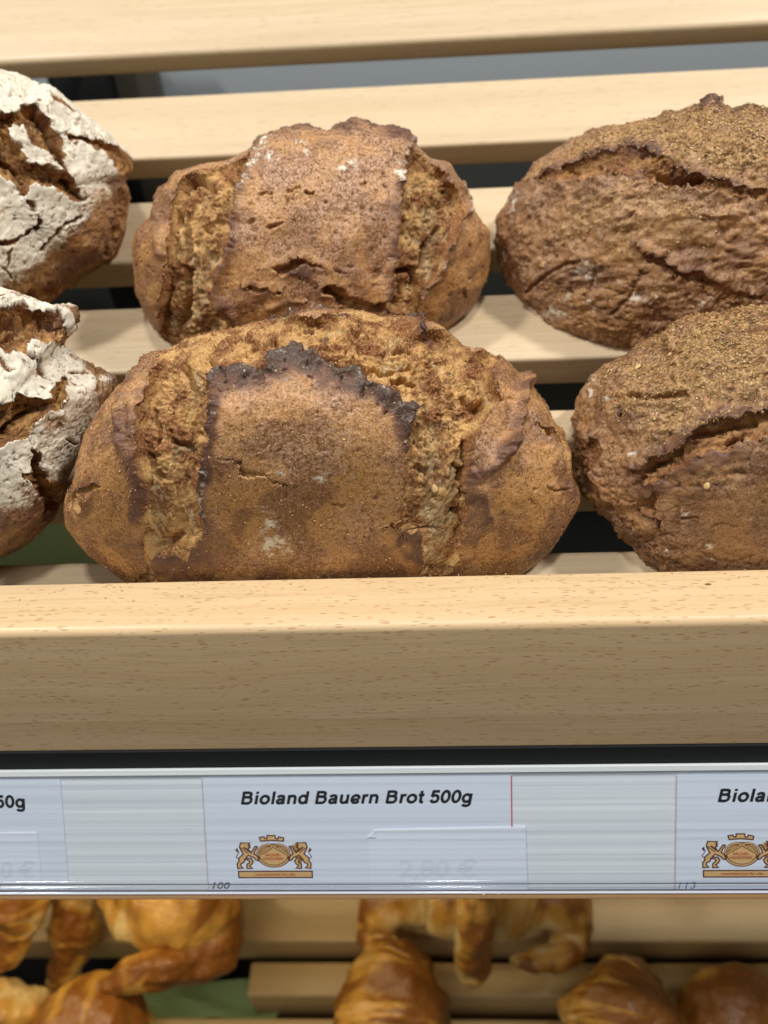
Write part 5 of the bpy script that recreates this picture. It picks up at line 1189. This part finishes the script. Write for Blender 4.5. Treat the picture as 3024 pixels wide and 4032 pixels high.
def emblem(parent, ox, oy, z):
    k = 0.0306 * MM
    tf = lambda pts: [((px - 735) * k, -(py - 560) * k) for px, py in pts]
    mir = lambda pts: [(1450 - px, py) for px, py in pts]
    g, b, dk = bmesh.new(), bmesh.new(), bmesh.new()
    fill(g, tf(ell(725, 552, 205, 152)), 0)
    for pts in (CROWN, LION, HIND, RIB):
        fill(g, tf(pts), 0)
        if pts in (LION, HIND):
            fill(g, tf(mir(pts)), 0)
    e = 0.00002
    for pts in (CROWN, LION, HIND, RIB):
        stroke(b, tf(pts), 17 * k, True, e)
        if pts in (LION, HIND):
            stroke(b, tf(mir(pts)), 17 * k, True, e)
    for pts in (TAIL,):
        fill(b, tf(pts), e)
        fill(b, tf(mir(pts)), e)
    stroke(b, tf(TAIL2), 10 * k, False, e)
    stroke(b, tf(mir(TAIL2)), 10 * k, False, e)
    for ln in MANE:
        stroke(b, tf(ln), 12 * k, False, e)
        stroke(b, tf(mir(ln)), 12 * k, False, e)
    stroke(b, tf(ell(725, 552, 212, 158)), 12 * k, True, e)
    stroke(b, tf(ell(725, 552, 182, 130)), 10 * k, True, e)
    arm = [(542, 532), (640, 478), (720, 425), (790, 400), (860, 418), (915, 465), (935, 530)]
    for pts in (arm, mir(arm)):
        stroke(b, tf([(p_[0], p_[1] + 2) for p_ in pts]), 34 * k, False, 1.6 * e)
        stroke(dk, tf(pts), 16 * k, False, 2.6 * e)
    root = None
    for nm, bm_, mt in (("emblem_gold", g, GOLD), ("emblem_outline", b, BROWNINK), ("pretzel", dk, GOLD)):
        me = bpy.data.meshes.new(nm)
        bm_.to_mesh(me)
        bm_.free()
        o_ = bpy.data.objects.new(nm, me)
        COL.objects.link(o_)
        me.materials.append(mt)
        place(o_, parent, (ox, oy, z))
    text_obj("printed_text", "BÄCKER-", ox + (718 - 735) * k, oy - (560 - 560) * k, z + 4 * e, 52 * k, REDINK, parent, 0, 0.02, 200 * k, 'CENTER')
    text_obj("printed_text", "HANDWERK", ox + (720 - 735) * k, oy - (610 - 560) * k, z + 4 * e, 52 * k, REDINK, parent, 0, 0.02, 280 * k, 'CENTER')
    text_obj("printed_text", "unentbehrlich für alle", ox + (735 - 735) * k, oy - (824 - 560) * k, z + 4 * e, 50 * k, REDINK, parent, 0, 0.015, 520 * k, 'CENTER')


def card(x0, x1, y0, y1, z, name="price_card", mat=PAPER, th=0.25):
    cx, cy = (x0 + x1) / 2, (y0 + y1) / 2
    o_ = plate(name, (x0 - cx) * MM, (x1 - cx) * MM, (y0 - cy) * MM, (y1 - cy) * MM, 0, th * MM, mat)
    place(o_, None, (cx * MM, cy * MM, z * MM))
    return o_, cx, cy, th * MM + 0.00003


def local(cx, cy, x, y):
    return ((x - cx) * MM, (y - cy) * MM)


def line(parent, cx, cy, x0, y0, x1, y1, w, z, mat, name="border_line"):
    bm_ = bmesh.new()
    a, b_ = local(cx, cy, x0, y0), local(cx, cy, x1, y1)
    stroke(bm_, [a, b_], w * MM, False, 0)
    me = bpy.data.meshes.new(name)
    bm_.to_mesh(me)
    bm_.free()
    o_ = bpy.data.objects.new(name, me)
    COL.objects.link(o_)
    me.materials.append(mat)
    place(o_, parent, (0, 0, z))
    return o_


# middle card
c, cx, cy, zt = card(-87.3, 33.3, -51.45, -3.85, 0.1)
tag(c, "white price card reading Bioland Bauern Brot 500g, in the middle of the rail", "price card", "price cards in the rail")
x_, y_ = local(cx, cy, -72.3, -14.8)
bold_text("Bioland Bauern Brot 500g", x_ - 0.6 * MM, y_, zt, 5.25 * MM, INK, c, 90.8 * MM)
x_, y_ = local(cx, cy, -60.1, -36.3)
emblem(c, x_, y_, zt)
x_, y_ = local(cx, cy, -85.6, -49.9)
text_obj("printed_text", "100", x_, y_, zt, 3.9 * MM, INK, c, 0.22, 0.012, 7.2 * MM)
line(c, cx, cy, 33.05, -3.9, 33.05, -51.4, 0.5, zt, REDLINE)
line(c, cx, cy, -87.15, -3.9, -87.15, -51.4, 0.22, zt, PINKLINE)
line(c, cx, cy, -87.0, -51.2, 33.0, -51.2, 0.5, zt, REDLINE)
# left card
c, cx, cy, zt = card(-264, -143.85, -51.6, -3.5, 0.1)
tag(c, "white price card ending in 50g, cut off at the left edge", "price card", "price cards in the rail")
x_, y_ = local(cx, cy, -158.5, -15.5)
bold_text("50g", x_, y_, zt, 5.25 * MM, INK, c, 12.7 * MM, 0.03, 'RIGHT')
# right card
c, cx, cy, zt = card(95.5, 216, -51.8, -4.4, 0.1)
tag(c, "white price card with cropped Bioland title and number 113, far right", "price card", "price cards in the rail")
x_, y_ = local(cx, cy, 111.2, -15.2)
bold_text("Bioland", x_ - 0.6 * MM, y_, zt, 5.25 * MM, INK, c, 27.3 * MM)
x_, y_ = local(cx, cy, 120.9, -36.6)
emblem(c, x_, y_, zt)
x_, y_ = local(cx, cy, 96.7, -50.3)
text_obj("printed_text", "113", x_, y_, zt, 3.9 * MM, GREYINK, c, 0.22, -0.004, 6.9 * MM)
line(c, cx, cy, 95.62, -4.45, 95.62, -51.7, 0.28, zt, PINKLINE)

# blank slips laid over the printed prices
def slip(x0, x1, y0, y1, yr, label, ghost, gx, gw, fold):
    cx, cy = (x0 + x1) / 2, (y0 + y1) / 2
    loc_ = lambda x, y: ((x - cx) * MM, (y - cy) * MM)
    bm_ = bmesh.new()
    outl = [loc_(x0, y0), loc_(x1 + 0.6, y0), loc_(x1, yr), loc_(x0 + (3.2 if fold else 0), y1)]
    if fold:
        outl.append(loc_(x0, y1 - 3.0))
    vs = [bm_.verts.new((p_[0], p_[1], 0)) for p_ in outl]
    f_ = bm_.faces.new(vs)
    ex = bmesh.ops.extrude_face_region(bm_, geom=[f_])
    for v in ex['geom']:
        if isinstance(v, bmesh.types.BMVert):
            v.co.z += 0.00022
    bmesh.ops.recalc_face_normals(bm_, faces=bm_.faces[:])
    me = bpy.data.meshes.new("price_slip")
    bm_.to_mesh(me)
    bm_.free()
    o_ = bpy.data.objects.new("price_slip", me)
    COL.objects.link(o_)
    me.materials.append(SLIP)
    place(o_, None, (cx * MM, cy * MM, 0.385 * MM))
    tag(o_, label, "paper slip", "blank slips over the prices")
    bm_ = bmesh.new()
    a, b_ = loc_(x0 + (3.2 if fold else 0), y1 - 0.12), loc_(x1, yr - 0.12)
    stroke(bm_, [a, b_], 0.55 * MM, False, 0)
    me = bpy.data.meshes.new("cut_edge")
    bm_.to_mesh(me)
    bm_.free()
    e_ = bpy.data.objects.new("cut_edge", me)
    COL.objects.link(e_)
    me.materials.append(SLIPEDGE)
    place(e_, o_, (0, 0, 0.00027))
    if fold:
        bm_ = bmesh.new()
        p0, p1, p2 = loc_(x0, y1 - 3.0), loc_(x0 + 3.2, y1), loc_(x0 + 3.05, y1 - 3.0)
        vs = [bm_.verts.new((p0[0], p0[1], 0.00026)), bm_.verts.new((p2[0], p2[1], 0.00048)), bm_.verts.new((p1[0], p1[1], 0.00026))]
        bm_.faces.new(vs)
        me = bpy.data.meshes.new("folded_corner")
        bm_.to_mesh(me)
        bm_.free()
        e_ = bpy.data.objects.new("folded_corner", me)
        COL.objects.link(e_)
        me.materials.append(PAPER)
        place(e_, o_)
        line(o_, cx, cy, x0, y1 - 3.0, x0 + 3.2, y1, 0.3, 0.0005, SLIPEDGE, "fold_edge")
        line(o_, cx, cy, x0, y1 - 3.05, x0 + 3.0, y1 - 3.05, 0.16, 0.0005, GREYINK, "fold_shade_line")
    x_, y_ = loc_(gx, -44.9)
    text_obj("show_through_print", ghost, x_, y_, 0.00026, 9.6 * MM, GHOST, o_, 0.08, 0.03, gw * MM, 'RIGHT')
    return o_


slip(-22.9, 38.2, -51.6, -25.6, -24.7, "blank white paper slip with folded corner over the middle card's price", "2,80 €", 19.5, 31, True)
slip(-215, -154.9, -51.6, -26.2, -25.9, "blank white paper slip over the left-hand card's price, cut by the edge", "0 €", -157.0, 14, False)

# ------------------------------------------------------------------ lower shelf with croissants
LO = Vector((0, 0.22, Z0 - 0.64))
low = empty("croissant_shelf", LO)
tag(low, "lower beech slat shelf carrying croissants below the price rail", "shelf")
slat("slat", (0.2231, -0.5999), (0.285, -0.5985), 0.0350, BEECH_LOW, low, LO)
slat("slat", (0.3000, -0.5980), (0.370, -0.596), 0.0300, BEECH_LOW, low, LO)
slat("slat", (0.1955, -0.6250), (0.2182, -0.6245), 0.0500, BEECH_LOW, low, LO, x0=-0.1335, x1=0.55)
slat("slat", (0.1600, -0.6520), (0.1890, -0.6500), 0.0300, BEECH_LOW, low, LO)
bx = box_mesh("shelf_bottom", 1.1, 0.5, 0.012, 0.001)
link("shelf_bottom", bx, DARK, low, Vector((0, 0.15, Z0 - 0.72)) - LO)

# crumpled green paper in the gap, and a green tray further back
GREEN = plain("green_paper", (0.30, 0.44, 0.20), 0.6, 0.3, 0, 30, 0.3)
rg = np.random.default_rng(5)
nx, ny = 22, 12
P = np.zeros((nx, ny, 3))
for i in range(nx):
    for j in range(ny):
        u, v = i / (nx - 1), j / (ny - 1)
        fold = abs(((2.6 * u + 0.7 * v + 0.15) % 1.0) - 0.5) * 2
        P[i, j] = (-0.17 * (1 - u) + 0.004 * math.sin(7 * v), 0.026 * v, 0.009 * fold * (0.5 + 0.5 * u) + 0.0006 * rg.normal())
me = grid_mesh("green_paper", P)
o = link("green_paper", me, GREEN, None, (-0.118, 0.1925, Z0 - 0.668))
tag(o, "crumpled light green paper in the gap below the croissants", "paper")
TRAY = plain("green_tray", (0.13, 0.16, 0.075), 0.5)
bm = bmesh.new()
for (x0, x1, y0, y1, z0, z1) in ((-0.75, -0.09, 0.60, 0.604, -0.62, -0.33), (-0.75, -0.09, 0.40, 0.60, -0.624, -0.62), (-0.094, -0.09, 0.40, 0.5995, -0.6195, -0.34)):
    r_ = bmesh.ops.create_cube(bm, size=1)
    for v in r_['verts']:
        v.co = Vector((x0 + (v.co.x + .5) * (x1 - x0), y0 + (v.co.y + .5) * (y1 - y0), z0 + (v.co.z + .5) * (z1 - z0) - (-0.62)))
me = bpy.data.meshes.new("green_tray")
bm.to_mesh(me)
bm.free()
o = link("green_tray", me, TRAY, None, (0, 0, Z0 - 0.62))
tag(o, "dull green tray seen deep through the gap left of the front loaf", "tray")


def croissant_material():
    t = NT("croissant_pastry")
    tc = t.n('ShaderNodeTexCoord')
    a = t.n('ShaderNodeAttribute', attribute_name='bake')
    s_ = t.n('ShaderNodeSeparateColor')
    t.l(a.outputs['Color'], s_.inputs[0])
    n1 = t.noise(tc.outputs['Object'], 55, 4, 0.6)
    n2 = t.noise(tc.outputs['Object'], 300, 3, 0.6)
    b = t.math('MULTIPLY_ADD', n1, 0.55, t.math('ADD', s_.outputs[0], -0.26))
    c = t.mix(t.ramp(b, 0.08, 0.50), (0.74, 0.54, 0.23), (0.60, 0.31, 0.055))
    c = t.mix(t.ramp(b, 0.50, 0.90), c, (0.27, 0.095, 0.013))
    c = t.mix(t.ramp(n2, 0.55, 0.8, 0, 0.3), c, (0.60, 0.36, 0.10))
    t.bsdf(c, 0.30, 0.5, t.math('MULTIPLY_ADD', n1, 1.5, n2), 0.6, 0.0015)
    return t.m


PASTRY = croissant_material()


def catmull(A, n):
    A = np.array(A, float)
    m_ = len(A)
    out = []
    E = np.vstack([2 * A[0] - A[1], A, 2 * A[-1] - A[-2]])
    for t_ in np.linspace(0, m_ - 1 - 1e-6, n):
        i = int(t_)
        f = t_ - i
        p0, p1, p2, p3 = E[i], E[i + 1], E[i + 2], E[i + 3]
        out.append(0.5 * ((2 * p1) + (-p0 + p2) * f + (2 * p0 - 5 * p1 + 4 * p2 - p3) * f * f + (-p0 + 3 * p1 - 3 * p2 + p3) * f ** 3))
    return np.array(out)


def sweep(name, spine, origin, layers, seed, nu=220, nv=72, dark=0.0):
    C = catmull(spine, nu)
    c, r = C[:, :3] - origin, np.maximum(C[:, 3], 0.0008)
    T = np.gradient(c, axis=0)
    T /= np.linalg.norm(T, axis=1, keepdims=True) + 1e-9
    up = np.array([0.0, -0.76, 0.65])
    nrm = np.zeros_like(c)
    v = up - T[0] * (up @ T[0])
    for i in range(nu):
        v = v - T[i] * (v @ T[i])
        v = v / (np.linalg.norm(v) + 1e-9)
        nrm[i] = v
    bn = np.cross(T, nrm)
    a = np.linspace(0, 2 * np.pi, nv, endpoint=False)
    seg = np.r_[0, np.cumsum(np.linalg.norm(np.diff(c, axis=0), axis=1))]
    u = (seg / seg[-1])[:, None]
    A = a[None, :]
    ctr = np.abs(u - 0.5) * 2
    ph = ctr * layers + 0.10 * np.sin(A * 2 + seed) + 0.25 * np.cos(A + seed)
    saw = ph % 1.0
    step = (1 - saw) ** 0.8
    R = r[:, None] * (1 + 0.065 * (step - 0.5) + 0.035 * np.sin(3 * A + 9 * u + seed) + 0.03 * np.sin(7 * A - 14 * u + 2 * seed))
    R[0] *= 0.05
    R[-1] *= 0.05
    P = c[:, None, :] + R[..., None] * (np.cos(A)[..., None] * nrm[:, None, :] + np.sin(A)[..., None] * bn[:, None, :])
    flat = P.reshape(-1, 3)
    P = P + (0.0030 * fbm(flat * 45 + seed, 3, 5)).reshape(nu, nv, 1) * (np.cos(A)[..., None] * nrm[:, None, :] + np.sin(A)[..., None] * bn[:, None, :])
    me = grid_mesh(name, P, closed_v=True)
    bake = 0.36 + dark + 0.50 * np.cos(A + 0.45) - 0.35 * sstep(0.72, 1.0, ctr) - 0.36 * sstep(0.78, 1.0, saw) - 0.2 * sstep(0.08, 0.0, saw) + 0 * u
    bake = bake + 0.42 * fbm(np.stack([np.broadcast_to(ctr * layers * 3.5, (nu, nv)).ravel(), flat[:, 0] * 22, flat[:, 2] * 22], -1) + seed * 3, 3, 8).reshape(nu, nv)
    bake = np.clip(bake, 0, 1).reshape(-1)
    attr_col(me, "bake", np.stack([bake, bake, bake, np.ones_like(bake)], -1))
    return me


CLABEL = {
    'mid': "golden croissant with curled tips and a wrapped middle band, below the printed card",
    'left_big': "large golden croissant with a pale blunt tip turned left, above green paper",
    'left_edge': "croissant cut off by the left edge just under the price rail",
    'left_shade': "shaded narrow croissant between the left edge one and the large golden one",
    'bottom_orange': "bright orange croissant in the bottom left corner",
    'bottom_dark': "dark brown flaky croissant at the bottom beside the corner one on the left",
    'bottom_mid': "dark croissant at the bottom edge below the banded one's left tip",
    'bottom_right': "croissant with a diagonal ridge at the bottom, right of the empty slat",
    'bottom_corner': "dark round croissant in the bottom right corner",
}
LAY = {'mid': 2.6, 'left_big': 1.5, 'left_edge': 1.5, 'left_shade': 1.2, 'bottom_orange': 0.9, 'bottom_dark': 1.0, 'bottom_mid': 1.6, 'bottom_right': 2.6, 'bottom_corner': 0.95}
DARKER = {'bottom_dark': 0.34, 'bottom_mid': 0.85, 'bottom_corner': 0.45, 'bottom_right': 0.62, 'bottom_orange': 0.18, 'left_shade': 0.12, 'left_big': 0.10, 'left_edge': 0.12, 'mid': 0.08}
for n_, (key, sps) in enumerate(CROISSANTS.items()):
    org = np.array(sps[0])[:, :3].mean(0)
    root = empty("croissant", tuple(org))
    tag(root, CLABEL[key], "croissant", "croissants on the lower shelf")
    for j, sp in enumerate(sps):
        nm = "rolled_dough" if j == 0 else "wrapped_band"
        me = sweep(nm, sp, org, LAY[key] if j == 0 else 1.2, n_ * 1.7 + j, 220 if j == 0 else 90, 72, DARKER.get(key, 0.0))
        link(nm, me, PASTRY, root)

# loose crumbs on the rail, the slats and the lip of the price rail
rgc = np.random.default_rng(21)
bm = bmesh.new()
spots = []
for _ in range(70):
    t_ = abs(rgc.normal()) * 0.25
    spots.append((rgc.uniform(-0.17, 0.15), 0.1986 - 0.0262 * min(t_, 1), Z0 - 0.1997 + 0.00272 * min(t_, 1)))
for _ in range(150):
    t_ = rgc.uniform(0.1, 0.9)
    yz = [((0.3109, -0.1758), (0.3480, -0.1608)), ((0.2481, -0.2010), (0.2852, -0.1860)), ((0.3771, -0.1505), (0.4124, -0.1317))][rgc.integers(3)]
    spots.append((rgc.uniform(-0.22, 0.2), yz[0][0] + t_ * (yz[1][0] - yz[0][0]), Z0 + yz[0][1] + t_ * (yz[1][1] - yz[0][1])))
for _ in range(26):
    p_ = RAILM @ Vector((rgc.uniform(0.018, 0.045), -52.0 * MM, rgc.uniform(0.0003, 0.0014)))
    spots.append(tuple(p_))
for sp_ in spots:
    r_ = 0.00022 + 0.0003 * rgc.random() ** 2
    g_ = bmesh.ops.create_icosphere(bm, subdivisions=1, radius=r_)
    for v in g_['verts']:
        v.co = Vector((v.co.x * (0.7 + 0.6 * rgc.random()), v.co.y * (0.7 + 0.6 * rgc.random()), v.co.z * 0.8)) + Vector(sp_) + Vector((0, 0, r_ * 0.5))
me = bpy.data.meshes.new("bread_crumbs")
bm.to_mesh(me)
bm.free()
tag(link("bread_crumbs", me, plain("crumb", (0.58, 0.40, 0.19), 0.7)), "tiny pale bread crumbs scattered over rail and slats", "crumbs", None, "stuff")
